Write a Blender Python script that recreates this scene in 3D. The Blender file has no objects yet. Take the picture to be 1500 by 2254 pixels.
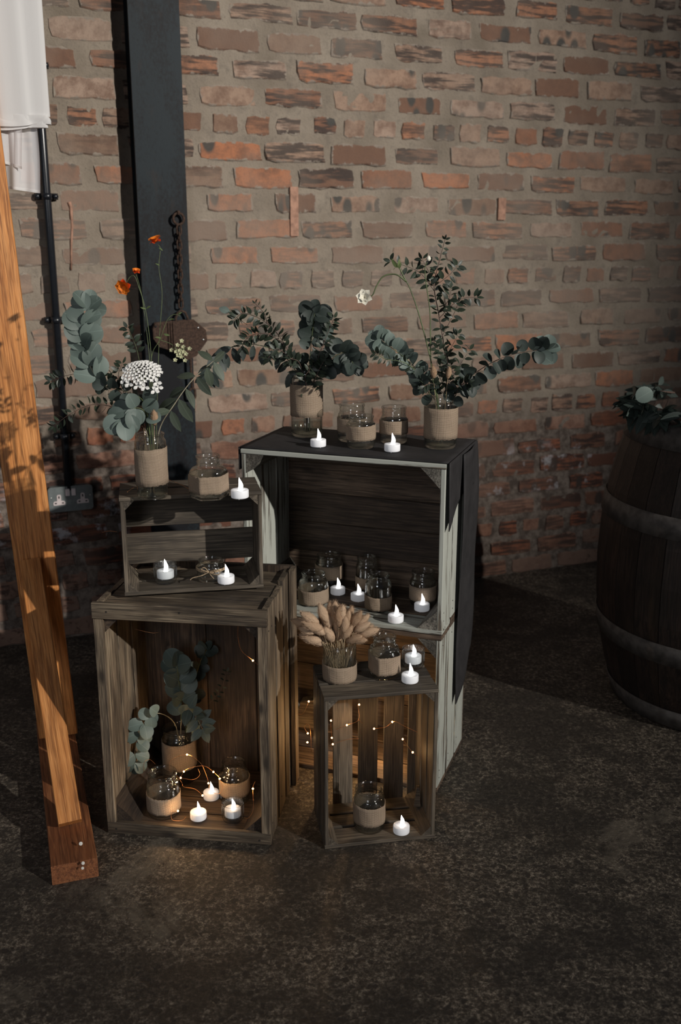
import bpy, math, random
from mathutils import Vector, Matrix, Euler
R = random.Random(7)
PI = math.pi
scn = bpy.context.scene
COL = scn.collection
# ------------------------------------------------------------------ camera
CAM_H = 1.31; PITCH = math.radians(15.6); FPX = 2200.0
cam_d = bpy.data.cameras.new('camera'); cam = bpy.data.objects.new('camera', cam_d); COL.objects.link(cam)
cam.location = (0, 0, CAM_H); cam.rotation_euler = (PI/2 - PITCH, 0, 0)
cam_d.sensor_fit = 'VERTICAL'; cam_d.sensor_height = 36.0; cam_d.lens = FPX/2254*36.0
cam_d.clip_start = 0.05
cam_d.dof.use_dof = True; cam_d.dof.focus_distance = 2.22; cam_d.dof.aperture_fstop = 3.6
scn.camera = cam
# ------------------------------------------------------------------ world, lamps, exposure
w = bpy.data.worlds.new('dim_room_air'); scn.world = w; w.use_nodes = True
w.node_tree.nodes['Background'].inputs[0].default_value = (0.80, 0.86, 1.0, 1)
w.node_tree.nodes['Background'].inputs[1].default_value = 0.05
ld = bpy.data.lights.new('hall_lamp', 'SPOT'); ld.energy = 15000; ld.color = (1.0, 0.95, 0.88)
ld.shadow_soft_size = 0.12; ld.spot_size = math.radians(14.2); ld.spot_blend = 1.0
lo = bpy.data.objects.new('hall_lamp', ld); COL.objects.link(lo)
lo.location = (13.8, -9.3, 7.75)
lo.rotation_euler = (Vector((-0.62, 2.9, 1.35)) - lo.location).to_track_quat('-Z', 'Y').to_euler()
fd = bpy.data.lights.new('added_fill_light', 'AREA'); fd.shape = 'RECTANGLE'; fd.size = 0.9; fd.size_y = 1.7; fd.energy = 30; fd.color = (0.95, 0.96, 1.0)  # fill light added behind the camera to lift crate interiors and glass highlights
fo = bpy.data.objects.new('added_fill_light', fd); COL.objects.link(fo); fo.location = (-1.0, -2.2, 1.9)
fo.rotation_euler = (Vector((0, 2.4, 0.6)) - fo.location).to_track_quat('-Z', 'Y').to_euler()
vs = scn.view_settings; vs.view_transform = 'Standard'; vs.look = 'None'; vs.gamma = 1.0; vs.use_curve_mapping = False
vs.exposure = 0.0
scn.cycles.max_bounces = 10; scn.cycles.transmission_bounces = 10; scn.cycles.transparent_max_bounces = 12
scn.cycles.caustics_refractive = False; scn.cycles.caustics_reflective = False
scn.cycles.sample_clamp_indirect = 3.0

# ------------------------------------------------------------------ node helpers
def new_mat(name, rough=0.6, metal=0.0, color=(0.5,0.5,0.5)):
    m = bpy.data.materials.new(name); m.use_nodes = True
    nt = m.node_tree; b = nt.nodes['Principled BSDF']
    b.inputs['Base Color'].default_value = (*color, 1); b.inputs['Roughness'].default_value = rough
    b.inputs['Metallic'].default_value = metal
    return m, nt, b
class G:
    def __init__(s, nt): s.nt = nt; s.N = nt.nodes; s.L = nt.links
    def n(s, t, **k):
        x = s.N.new(t)
        for a, v in k.items(): setattr(x, a, v)
        return x
    def link(s, a, b): s.L.new(a, b)
    def coord(s, scale=(1,1,1), kind='Object', off=None):
        t = s.n('ShaderNodeTexCoord'); m = s.n('ShaderNodeMapping'); m.inputs['Scale'].default_value = scale
        s.link(t.outputs[kind], m.inputs[0])
        if off is not None: s.link(off, m.inputs[1])
        return m.outputs[0]
    def rnd(s): return s.n('ShaderNodeObjectInfo').outputs['Random']
    def offs(s, k=37.0):
        v = s.n('ShaderNodeVectorMath', operation='SCALE'); c = s.n('ShaderNodeCombineXYZ')
        r = s.rnd()
        for i in range(3): s.link(r, c.inputs[i])
        s.link(c.outputs[0], v.inputs[0]); v.inputs['Scale'].default_value = k
        return v.outputs[0]
    def noise(s, vec, scale, detail=4, rough=0.55, dist=0.0):
        x = s.n('ShaderNodeTexNoise'); x.inputs['Scale'].default_value = scale; x.inputs['Detail'].default_value = detail
        x.inputs['Roughness'].default_value = rough; x.inputs['Distortion'].default_value = dist
        if vec is not None: s.link(vec, x.inputs['Vector'])
        return x.outputs[0]
    def vor(s, vec, scale, feat='F1', out='Distance', rnd=1.0):
        x = s.n('ShaderNodeTexVoronoi', feature=feat); x.inputs['Scale'].default_value = scale
        x.inputs['Randomness'].default_value = rnd
        s.link(vec, x.inputs['Vector']); return x.outputs[out]
    def ramp(s, fac, stops, interp='LINEAR'):
        x = s.n('ShaderNodeValToRGB'); cr = x.color_ramp; cr.interpolation = interp
        while len(cr.elements) < len(stops): cr.elements.new(0.5)
        for e, (p, c) in zip(cr.elements, stops):
            e.position = p; e.color = (*(c if isinstance(c, tuple) else (c,c,c)), 1)
        s.link(fac, x.inputs[0]); return x.outputs[0]
    def mix(s, fac, a, b, mode='MIX'):
        x = s.n('ShaderNodeMix', data_type='RGBA', blend_type=mode)
        for sock, v in ((x.inputs[0], fac), (x.inputs[6], a), (x.inputs[7], b)):
            if isinstance(v, (int, float)): sock.default_value = v
            elif isinstance(v, tuple): sock.default_value = (*v, 1)
            else: s.link(v, sock)
        return x.outputs[2]
    def math(s, op, a, b=0.0, clamp=False):
        x = s.n('ShaderNodeMath', operation=op, use_clamp=clamp)
        for i, v in enumerate((a, b)):
            if isinstance(v, (int, float)): x.inputs[i].default_value = v
            else: s.link(v, x.inputs[i])
        return x.outputs[0]
    def bump(s, b, h, strength=0.4, dist=0.002):
        x = s.n('ShaderNodeBump'); x.inputs['Strength'].default_value = strength; x.inputs['Distance'].default_value = dist
        s.link(h, x.inputs['Height']); s.link(x.outputs[0], b.inputs['Normal'])

def wood_mat(name, dark, mid, light, rough=0.75, paint=None, paint_amt=0.5, stain=0.6):
    m, nt, b = new_mat(name, rough); g = G(nt)
    of = g.offs()
    v = g.coord((2.2, 26, 26), off=of); v2 = g.coord((8, 190, 190), off=of); v3 = g.coord((5, 9, 9), off=of)
    n1 = g.noise(v, 1.0, 5, 0.6, 1.2); n2 = g.noise(v2, 1.0, 3, 0.6); n3 = g.noise(v3, 1.0, 3, 0.5, 0.5)
    c = g.ramp(n1, [(0.28, dark), (0.48, mid), (0.72, light)])
    c = g.mix(g.ramp(n2, [(0.38, 0.75), (0.56, 0.0)]), c, tuple(x*0.5 for x in dark))
    c = g.mix(g.ramp(g.noise(g.coord((14, 420, 420), off=of), 1.0, 2), [(0.52, 0.0), (0.66, 0.5)]), c, tuple(min(1, x*1.35) for x in light))
    kn = g.vor(g.coord((5, 13, 13), off=of), 1.0); c = g.mix(g.ramp(kn, [(0.05, 0.9), (0.13, 0.0)]), c, tuple(x*0.4 for x in dark))
    c = g.mix(g.math('MULTIPLY', g.ramp(n3, [(0.42, 1.0), (0.62, 0.0)]), stain), c, tuple(x*0.6 for x in dark))
    r = g.math('MULTIPLY_ADD', g.rnd(), 0.45)
    nt.nodes[-1].inputs[2].default_value = 0.75
    c = g.mix(1.0, c, r, 'MULTIPLY')
    h = g.math('ADD', n1, n2)
    if paint:
        v4 = g.coord((3.5, 95, 95), off=of); v5 = g.coord((12, 300, 300), off=of)
        pm = g.math('ADD', g.noise(v4, 1.0, 5, 0.65), g.math('MULTIPLY', g.noise(v5, 1.0, 2), 0.25))
        pm = g.ramp(pm, [(paint_amt-0.03, 0.0), (paint_amt+0.03, 1.0)])
        c = g.mix(pm, c, paint); h = g.math('ADD', h, pm)
    g.link(c, b.inputs['Base Color']); g.bump(b, h, 0.5, 0.0012)
    return m
M = {}
M['crate'] = wood_mat('weathered_crate_wood', (0.042,0.029,0.019), (0.135,0.098,0.064), (0.29,0.228,0.155))
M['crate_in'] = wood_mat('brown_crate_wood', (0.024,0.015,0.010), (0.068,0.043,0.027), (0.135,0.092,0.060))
M['slat'] = wood_mat('stained_slat_wood', (0.045,0.034,0.024), (0.10,0.08,0.058), (0.18,0.145,0.105))
M['painted'] = wood_mat('flaking_sage_paint', (0.05,0.04,0.03), (0.11,0.09,0.07), (0.20,0.17,0.13), paint=(0.40,0.415,0.37), paint_amt=0.545, stain=0.3)
M['bigwood'] = wood_mat('old_apple_crate_wood', (0.040,0.025,0.017), (0.115,0.077,0.051), (0.21,0.15,0.105), stain=0.5)
M['endgrain'] = wood_mat('rough_painted_end_grain', (0.05,0.045,0.038), (0.16,0.145,0.12), (0.30,0.28,0.235), stain=0.4)
M['pine'] = wood_mat('varnished_orange_pine', (0.42,0.145,0.035), (0.62,0.25,0.07), (0.72,0.34,0.12), rough=0.42, stain=0.25)
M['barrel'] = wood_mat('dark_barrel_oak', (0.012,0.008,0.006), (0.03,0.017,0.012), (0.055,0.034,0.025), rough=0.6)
M['beam'] = wood_mat('red_brown_timber', (0.16,0.052,0.02), (0.27,0.095,0.035), (0.36,0.15,0.06), rough=0.6, stain=0.3)

def simple(name, col, rough, metal=0.0, nscale=60, var=0.25, bump=0.2):
    m, nt, b = new_mat(name, rough, metal); g = G(nt)
    n = g.noise(g.coord(), nscale, 4)
    c = g.mix(g.ramp(n, [(0.35, 0.0), (0.65, 1.0)]), tuple(x*(1-var) for x in col), tuple(min(1, x*(1+var)) for x in col))
    g.link(c, b.inputs['Base Color'])
    if bump: g.bump(b, n, bump, 0.001)
    return m
M['hoop'] = simple('dull_grey_hoop_iron', (0.080,0.072,0.066), 0.6, 0.2, 40, 0.35)
M['pipe'] = simple('black_conduit_enamel', (0.012,0.014,0.018), 0.28, 0.0, 80, 0.1, 0.0)
M['rust'] = simple('rusty_iron', (0.055,0.031,0.021), 0.9, 0.15, 160, 0.5, 0.6)
M['socket'] = simple('grey_metal_clad_plate', (0.16,0.18,0.18), 0.4, 0.3, 90, 0.1, 0.0)
M['insert'] = simple('pale_plastic', (0.55,0.48,0.47), 0.4, 0.0, 20, 0.03, 0.0)
M['hole'] = simple('black_pin_hole', (0.01,0.01,0.01), 0.8, 0.0, 20, 0.0, 0.0)
M['screw'] = simple('bright_screw', (0.6,0.6,0.58), 0.3, 0.9, 20, 0.1, 0.0)
M['copper'] = simple('copper_wire', (0.55,0.26,0.12), 0.35, 0.9, 20, 0.1, 0.0)
M['stem'] = simple('green_stem', (0.10,0.13,0.055), 0.5, 0, 60, 0.3, 0.0)
M['red_stem'] = simple('reddish_twig', (0.075,0.045,0.035), 0.6, 0, 60, 0.3, 0.0)
M['pale_stem'] = simple('pale_stem', (0.27,0.24,0.17), 0.6, 0, 60, 0.2, 0.0)
M['straw'] = simple('straw_stem', (0.40,0.30,0.18), 0.7, 0, 60, 0.2, 0.0)
M['twine'] = simple('jute_twine', (0.34,0.25,0.16), 0.9, 0, 400, 0.5, 0.5)
M['petal_w'] = simple('white_petal', (0.78,0.77,0.74), 0.6, 0, 60, 0.06, 0.0)
M['petal_c'] = simple('cream_petal', (0.74,0.71,0.60), 0.6, 0, 60, 0.1, 0.0)
M['umbel_g'] = simple('green_white_floret', (0.42,0.42,0.25), 0.6, 0, 90, 0.25, 0.0)
M['petal_o'] = simple('orange_petal', (0.85,0.20,0.015), 0.5, 0, 90, 0.3, 0.0)
M['petal_r'] = simple('red_orange_petal', (0.72,0.07,0.008), 0.5, 0, 90, 0.3, 0.0)
M['nail'] = simple('dark_nail_hole', (0.015,0.012,0.01), 0.8, 0, 20, 0, 0)
M['paintspot'] = simple('white_paint_spot', (0.7,0.68,0.62), 0.7, 0, 20, 0.05, 0.0)

def leaf_mat(name, a, bcol, rough=0.55):
    m, nt, b = new_mat(name, rough); g = G(nt)
    n = g.noise(g.coord((1,1,1), off=g.offs()), 1.4, 3)
    c = g.mix(g.math('ADD', g.math('MULTIPLY', g.rnd(), 0.75), g.math('MULTIPLY', n, 0.3), True), a, bcol)
    t = g.n('ShaderNodeTexCoord'); sp = g.n('ShaderNodeSeparateXYZ'); g.link(t.outputs['Object'], sp.inputs[0])
    rib = g.math('LESS_THAN', g.math('ABSOLUTE', sp.outputs[1]), 0.014)
    c = g.mix(g.math('MULTIPLY', rib, 0.22), c, tuple(min(1, x*2.1) for x in bcol))
    g.link(c, b.inputs['Base Color'])
    tr = g.n('ShaderNodeBsdfTranslucent'); g.link(c, tr.inputs[0])
    mx = g.n('ShaderNodeMixShader'); mx.inputs[0].default_value = 0.18
    out = nt.nodes['Material Output']; g.link(b.outputs[0], mx.inputs[1]); g.link(tr.outputs[0], mx.inputs[2]); g.link(mx.outputs[0], out.inputs[0])
    return m
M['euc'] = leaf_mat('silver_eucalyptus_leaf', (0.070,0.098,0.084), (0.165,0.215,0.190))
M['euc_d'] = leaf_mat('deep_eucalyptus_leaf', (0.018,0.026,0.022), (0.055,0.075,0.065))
M['small'] = leaf_mat('small_dark_leaf', (0.015,0.022,0.015), (0.042,0.060,0.038), 0.45)
M['dull'] = leaf_mat('dull_long_leaf', (0.035,0.045,0.032), (0.09,0.115,0.082))
M['fresh'] = leaf_mat('fresh_green_leaf', (0.09,0.13,0.045), (0.16,0.21,0.08))

# burlap: a real weave from the band's own lengthwise/upright coordinates
m, nt, b = new_mat('burlap_weave', 0.95); g = G(nt)
uv = g.n('ShaderNodeTexCoord'); sp = g.n('ShaderNodeSeparateXYZ'); g.link(uv.outputs['UV'], sp.inputs[0])
k = 2*PI/0.0047
su = g.math('SINE', g.math('MULTIPLY', g.math('ADD', sp.outputs[0], sp.outputs[1]), k)); sv = g.math('SINE', g.math('MULTIPLY', g.math('SUBTRACT', sp.outputs[1], sp.outputs[0]), k))
ww = g.math('MULTIPLY_ADD', g.math('MULTIPLY', su, sv), 0.5); g.N[-1] if False else None
wv = g.math('ADD', g.math('MULTIPLY', g.math('MULTIPLY', su, sv), 0.5), 0.5)
nn = g.noise(uv.outputs['UV'], 420, 3, 0.7); n2 = g.noise(g.coord(), 30, 3)
fac = g.math('ADD', g.math('MULTIPLY', wv, 0.72), g.math('MULTIPLY', nn, 0.28))
c = g.ramp(fac, [(0.20, (0.075,0.052,0.034)), (0.50, (0.27,0.20,0.143)), (0.78, (0.50,0.40,0.305))])
c = g.mix(0.22, c, g.ramp(n2, [(0.3, (0.25,0.17,0.10)), (0.7, (0.42,0.31,0.21))]))
g.link(c, b.inputs['Base Color']); g.bump(b, fac, 0.8, 0.0012)
M['burlap'] = m
# glass, water
def clear_mat(name, ior, thin, edge, rough=0.02):
    """thin clear wall: light goes straight through, Fresnel reflection on top, a faint tint where seen edge-on"""
    m, nt, b = new_mat(name); g = G(nt); nt.nodes.remove(b)
    tr = g.n('ShaderNodeBsdfTransparent'); gl = g.n('ShaderNodeBsdfGlossy'); gl.inputs['Roughness'].default_value = rough
    lw = g.n('ShaderNodeLayerWeight'); lw.inputs['Blend'].default_value = 0.5; fc = lw.outputs['Facing']
    g.link(g.mix(g.ramp(fc, [(0.55, 0.0), (1.0, 1.0)]), thin, edge), tr.inputs[0])
    f0 = ((ior-1)/(ior+1))**2
    fr = g.math('ADD', g.math('MULTIPLY', g.math('POWER', fc, 3.5), (1-f0)*0.85), f0*1.8, True)
    mx = g.n('ShaderNodeMixShader'); g.link(fr, mx.inputs[0]); g.link(tr.outputs[0], mx.inputs[1]); g.link(gl.outputs[0], mx.inputs[2])
    g.link(mx.outputs[0], nt.nodes['Material Output'].inputs[0]); return m
M['glass'] = clear_mat('clear_jar_glass', 1.5, (0.99,0.995,0.99), (0.50,0.58,0.53), 0.06)
nt = M['glass'].node_tree; g = G(nt)   # part of the light bends as in solid glass
pb = g.n('ShaderNodeBsdfGlass'); pb.inputs['IOR'].default_value = 1.45; pb.inputs['Roughness'].default_value = 0.0; pb.inputs['Color'].default_value = (0.97,1.0,0.98,1)
m0 = nt.nodes['Material Output'].inputs[0].links[0].from_socket; mx = g.n('ShaderNodeMixShader'); mx.inputs[0].default_value = 0.16
g.link(m0, mx.inputs[1]); g.link(pb.outputs[0], mx.inputs[2]); g.link(mx.outputs[0], nt.nodes['Material Output'].inputs[0])
M['ribglass'] = clear_mat('ribbed_pressed_glass', 1.5, (0.97,0.98,0.98), (0.34,0.36,0.36), 0.12)
M['water'] = clear_mat('still_water', 1.33, (0.90,0.92,0.88), (0.55,0.58,0.52))
m, nt, b = new_mat('candle_plastic', 0.35, color=(0.86,0.87,0.90)); b.inputs['Emission Color'].default_value = (0.95,0.97,1,1); b.inputs['Emission Strength'].default_value = 0.10; b.inputs['Subsurface Weight'].default_value = 0.4; b.inputs['Subsurface Radius'].default_value = (0.01,0.01,0.01); b.inputs['Subsurface Scale'].default_value = 0.6
M['candle'] = m
def emit(name, col, st):
    m, nt, b = new_mat(name, 0.4, color=col); b.inputs['Emission Color'].default_value = (*col, 1); b.inputs['Emission Strength'].default_value = st; return m
M['flame'] = emit('glowing_flame', (1.0, 0.97, 0.93), 3.2)
M['bulb'] = emit('warm_bulb', (1.0, 0.60, 0.27), 7)
# runner cloth
m, nt, b = new_mat('black_runner_cloth', 0.8); g = G(nt)
v = g.coord((8, 8, 1)); n = g.noise(g.coord((1,1,1)), 22, 4); n2 = g.noise(g.coord((900,900,900)), 1, 1)
g.link(g.ramp(n, [(0.3, (0.009,0.008,0.009)), (0.7, (0.021,0.019,0.020))]), b.inputs['Base Color']); g.bump(b, n, 0.5, 0.004)
M['runner'] = m
# white drape
m, nt, b = new_mat('white_drape_cloth', 0.8, color=(0.80,0.79,0.78)); g = G(nt)
tr = g.n('ShaderNodeBsdfTranslucent'); tr.inputs[0].default_value = (0.8,0.78,0.76,1); mx = g.n('ShaderNodeMixShader'); mx.inputs[0].default_value = 0.3
g.link(b.outputs[0], mx.inputs[1]); g.link(tr.outputs[0], mx.inputs[2]); g.link(mx.outputs[0], nt.nodes['Material Output'].inputs[0])
g.bump(b, g.noise(g.coord((300,300,300)), 1, 2), 0.2, 0.0005)
M['drape'] = m
m, nt, b = new_mat('sheer_voile', 0.8, color=(0.78,0.77,0.78)); b.inputs['Alpha'].default_value = 0.62; M['sheer'] = m
# bunny tail fluff
m, nt, b = new_mat('bunny_tail_fluff', 1.0); g = G(nt)
n = g.noise(g.coord((1,1,1), off=g.offs()), 3.0, 3); fz = g.noise(g.coord((6,60,60), off=g.offs()), 1.0, 2)
c = g.mix(g.math('ADD', g.math('MULTIPLY', g.rnd(), 0.7), g.math('MULTIPLY', n, 0.4), True), (0.36,0.215,0.12), (0.74,0.53,0.36))
c = g.mix(g.ramp(fz, [(0.35, 0.3), (0.6, 0.0)]), c, (0.20,0.115,0.06))
g.link(c, b.inputs['Base Color']); g.bump(b, fz, 0.5, 0.02)
M['tail'] = m
# steel column
m, nt, b = new_mat('mill_scale_steel', 0.55, 0.0); g = G(nt)
v = g.coord((1,1,0.35)); n = g.noise(v, 9, 3, 0.5); f = g.noise(g.coord((1,1,0.6)), 110, 4, 0.75)
mk = g.ramp(g.math('ADD', g.math('MULTIPLY', n, 0.6), g.math('MULTIPLY', f, 0.4)), [(0.46, 0.0), (0.57, 1.0)])
c = g.mix(mk, (0.0055,0.006,0.008), (0.012,0.019,0.024))
c = g.mix(g.ramp(g.noise(v, 30, 4), [(0.60, 0.0), (0.75, 0.4)]), c, (0.03,0.02,0.016)); b.inputs['Specular IOR Level'].default_value = 0.2
g.link(c, b.inputs['Base Color']); g.bump(b, f, 0.2, 0.001)
M['steel'] = m
# mortar / bricks
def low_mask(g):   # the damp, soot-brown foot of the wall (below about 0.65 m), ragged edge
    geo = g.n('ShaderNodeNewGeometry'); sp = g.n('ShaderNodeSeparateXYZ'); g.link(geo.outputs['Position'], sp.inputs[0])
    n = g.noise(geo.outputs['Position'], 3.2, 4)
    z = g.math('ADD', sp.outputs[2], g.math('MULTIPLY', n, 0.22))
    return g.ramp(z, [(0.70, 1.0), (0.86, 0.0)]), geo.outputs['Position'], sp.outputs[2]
m, nt, b = new_mat('lime_mortar', 0.95); g = G(nt)
lm, pos, zz = low_mask(g)
n1 = g.noise(pos, 7, 5, 0.6); n2 = g.noise(pos, 160, 3, 0.7); n3 = g.noise(pos, 28, 5, 0.7)
c = g.ramp(n1, [(0.3, (0.195,0.16,0.122)), (0.5, (0.265,0.22,0.172)), (0.72, (0.33,0.28,0.222))])
c = g.mix(g.ramp(n3, [(0.5, 0.0), (0.68, 0.6)]), c, (0.15,0.125,0.10))
c = g.mix(g.ramp(n2, [(0.58, 0.0), (0.75, 0.6)]), c, (0.10,0.085,0.07))
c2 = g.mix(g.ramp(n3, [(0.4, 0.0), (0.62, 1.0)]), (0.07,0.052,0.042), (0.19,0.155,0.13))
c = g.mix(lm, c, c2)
g.link(c, b.inputs['Base Color']); g.bump(b, g.math('ADD', g.math('MULTIPLY', n3, 1.0), g.math('MULTIPLY', n2, 0.4)), 0.7, 0.006)
M['mortar'] = m
def brick_mat():
    m, nt, b = new_mat('old_scottish_brick', 0.9); g = G(nt)
    lm, pos, zz = low_mask(g)
    of = g.offs(61.0); o1 = g.coord((1,1,1), off=of)
    rnd = g.rnd()
    base = g.ramp(rnd, [(0.0, (0.42,0.165,0.080)), (0.10, (0.26,0.120,0.070)), (0.22, (0.36,0.235,0.165)), (0.34, (0.19,0.100,0.064)), (0.46, (0.38,0.175,0.098)),
                        (0.54, (0.24,0.150,0.102)), (0.66, (0.38,0.27,0.205)), (0.78, (0.17,0.092,0.060)), (0.88, (0.30,0.142,0.080)), (0.95, (0.34,0.23,0.165))], 'CONSTANT')
    n = g.noise(o1, 22, 5, 0.65); f = g.noise(o1, 170, 3, 0.7)
    c = g.mix(g.ramp(n, [(0.42, 0.0), (0.62, 0.7)]), base, (0.15,0.082,0.056))
    c = g.mix(g.ramp(f, [(0.55, 0.0), (0.75, 0.6)]), c, (0.12,0.075,0.055))
    # streaky fire marks, some bricks only
    st = g.noise(g.coord((9, 10, 75), off=of), 1.0, 4, 0.6)
    r2 = g.math('FRACT', g.math('MULTIPLY', rnd, 7.31))
    fire = g.math('MULTIPLY', g.ramp(st, [(0.44, 0.0), (0.56, 0.92)]), g.ramp(r2, [(0.42, 0.0), (0.55, 1.0)]))
    c = g.mix(fire, c, (0.045,0.034,0.03))
    # round blue-black firing spots on others
    sp1 = g.vor(g.coord((17, 3, 9), off=of), 1.0)
    r3 = g.math('FRACT', g.math('MULTIPLY', rnd, 13.7))
    spot = g.math('MULTIPLY', g.ramp(g.math('ADD', sp1, g.math('MULTIPLY', n, 0.25)), [(0.40, 0.95), (0.52, 0.0)]), g.ramp(r3, [(0.62, 0.0), (0.70, 1.0)]))
    c = g.mix(spot, c, (0.055,0.056,0.052))
    # lime wash haze and mortar smear towards the arrises
    band = g.math('MULTIPLY', g.ramp(zz, [(0.25, 0.0), (0.32, 0.55), (0.45, 1.0), (0.52, 1.0), (0.66, 0.0)]) if False else g.ramp(g.math('MULTIPLY', zz, 0.4), [(0.26, 0.0), (0.40, 1.0), (0.52, 1.0), (0.66, 0.0)]), 0.13)
    hz = g.math('ADD', g.noise(pos, 2.3, 4, 0.6), band)
    c = g.mix(g.ramp(hz, [(0.46, 0.03), (0.72, 0.62)]), c, (0.27,0.218,0.175))
    ge = g.n('ShaderNodeTexCoord'); s2 = g.n('ShaderNodeSeparateXYZ'); g.link(ge.outputs['Generated'], s2.inputs[0])
    ex = g.math('MULTIPLY', g.math('SUBTRACT', 0.5, g.math('ABSOLUTE', g.math('SUBTRACT', s2.outputs[0], 0.5))), 3.2)
    ez = g.math('SUBTRACT', 0.5, g.math('ABSOLUTE', g.math('SUBTRACT', s2.outputs[2], 0.5)))
    ed = g.math('ADD', g.math('MINIMUM', ex, ez), g.math('MULTIPLY', g.math('SUBTRACT', g.noise(o1, 34, 5, 0.7), 0.5), 0.75))
    sm = g.ramp(ed, [(0.05, 1.0), (0.11, 0.0)])
    c = g.mix(sm, c, g.ramp(n, [(0.3, (0.22,0.18,0.15)), (0.7, (0.33,0.28,0.225))]))
    # foot of the wall: browner, redder, with salt bloom along one band
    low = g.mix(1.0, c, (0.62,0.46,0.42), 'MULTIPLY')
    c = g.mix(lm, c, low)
    bl = g.math('MULTIPLY', g.ramp(g.noise(pos, 9, 6, 0.7), [(0.55, 0.0), (0.62, 1.0)]), g.ramp(zz, [(0.30, 0.0), (0.36, 1.0), (0.48, 1.0), (0.54, 0.0)]))
    c = g.mix(g.math('MULTIPLY', bl, 0.7), c, (0.42,0.42,0.44))
    g.link(c, b.inputs['Base Color'])
    g.bump(b, g.math('ADD', n, g.math('MULTIPLY', f, 0.4)), 0.6, 0.004)
    return m
M['brick'] = brick_mat()
# floor
m, nt, b = new_mat('worn_aggregate_concrete', 0.55); g = G(nt)
t = g.n('ShaderNodeNewGeometry').outputs['Position']
wn = g.n('ShaderNodeTexNoise'); wn.inputs['Scale'].default_value = 60; wn.inputs['Detail'].default_value = 3; g.link(t, wn.inputs['Vector'])
wv = g.n('ShaderNodeVectorMath', operation='SCALE'); g.link(wn.outputs[1], wv.inputs[0]); wv.inputs['Scale'].default_value = 0.022
wp = g.n('ShaderNodeVectorMath', operation='ADD'); g.link(t, wp.inputs[0]); g.link(wv.outputs[0], wp.inputs[1]); tw = wp.outputs[0]
peb = g.vor(tw, 62); pc = g.vor(tw, 62, out='Color'); peb2 = g.vor(tw, 135)
n1 = g.noise(t, 3.0, 5, 0.6); n2 = g.noise(t, 14, 5, 0.65); n3 = g.noise(t, 260, 3, 0.75); n4 = g.noise(t, 75, 4, 0.7)
n5 = g.noise(t, 95, 6, 0.9); pv = g.vor(tw, 62, out='Color'); sepc = g.n('ShaderNodeSeparateColor'); g.link(pv, sepc.inputs[0])
cem = g.ramp(n5, [(0.42, (0.030,0.025,0.020)), (0.52, (0.112,0.092,0.071)), (0.60, (0.37,0.315,0.245))])
peb_c = g.mix(pc, (0.034,0.030,0.026), (0.085,0.066,0.052))
mk = g.ramp(g.math('ADD', g.math('ADD', peb, g.math('MULTIPLY', sepc.outputs[1], 0.38)), g.math('MULTIPLY', g.math('SUBTRACT', n4, 0.5), 0.7)), [(0.42, 0.0), (0.52, 1.0)])
c = g.mix(mk, peb_c, cem)
mk2 = g.ramp(g.math('ADD', peb2, g.math('MULTIPLY', g.math('SUBTRACT', n4, 0.5), 0.9)), [(0.20, 0.7), (0.34, 0.0)])
c = g.mix(mk2, c, (0.04,0.034,0.028))
c = g.mix(g.ramp(g.math('ADD', g.math('MULTIPLY', n1, 0.6), g.math('MULTIPLY', n2, 0.4)), [(0.44, 0.75), (0.54, 0.0)]), c, (0.030,0.026,0.022))
c = g.mix(g.ramp(g.noise(t, 30, 4, 0.6), [(0.40, 0.6), (0.50, 0.0)]), c, (0.038,0.032,0.026))
c = g.mix(g.ramp(g.noise(t, 1.7, 6, 0.65, 1.5), [(0.60, 0.0), (0.66, 0.45)]), c, (0.20,0.17,0.13))
g.link(c, b.inputs['Base Color']); b.inputs['Specular IOR Level'].default_value = 0.35
g.bump(b, g.math('ADD', g.math('MULTIPLY', mk, 0.5), n3), 0.45, 0.003)
M['floor'] = m

# ------------------------------------------------------------------ mesh helpers
def make_mesh(name, V, F, mat, smooth=False, uvs=None):
    me = bpy.data.meshes.new(name); me.from_pydata([tuple(v) for v in V], [], F); me.materials.append(M[mat] if isinstance(mat, str) else mat)
    if smooth: me.polygons.foreach_set('use_smooth', [True]*len(me.polygons))
    if uvs:
        ul = me.uv_layers.new(name='UVMap')
        for p in me.polygons:
            for li, vi in zip(p.loop_indices, p.vertices): ul.data[li].uv = uvs[vi]
    me.update(); return me
def add(name, me, parent=None, loc=(0,0,0), rot=(0,0,0), scale=(1,1,1)):
    o = bpy.data.objects.new(name, me); COL.objects.link(o); o.location = loc; o.rotation_euler = rot; o.scale = scale
    if parent: o.parent = parent
    return o
def tag(o, label=None, cat=None, group=None, kind=None):
    if label: o['label'] = label
    if cat: o['category'] = cat
    if group: o['group'] = group
    if kind: o['kind'] = kind
    return o
def thing(name, label, cat, loc=(0,0,0), rotz=0.0, group=None):
    o = bpy.data.objects.new(name, None); COL.objects.link(o); o.location = loc; o.rotation_euler = (0,0,rotz)
    o.empty_display_size = 0.02
    return tag(o, label, cat, group)
def dup(root, loc, rotz, label, group=None):
    r = root.copy(); COL.objects.link(r); r.location = loc; r.rotation_euler = (0,0,rotz); r['label'] = label
    if group: r['group'] = group
    for ch in list(root.children):
        c = ch.copy(); COL.objects.link(c); c.parent = r
        for gch in ch.children:
            d = gch.copy(); COL.objects.link(d); d.parent = c
    return r
class MB:
    def __init__(s): s.V = []; s.F = []; s.U = []
    def join(s, V, F, mtx=None, U=None):
        b0 = len(s.V)
        s.V += [ (mtx @ Vector(v)) if mtx else Vector(v) for v in V]; s.F += [tuple(i+b0 for i in f) for f in F]
        if U: s.U += U
        return s
    def mesh(s, name, mat, smooth=False): return make_mesh(name, s.V, s.F, mat, smooth, s.U if s.U else None)
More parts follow.
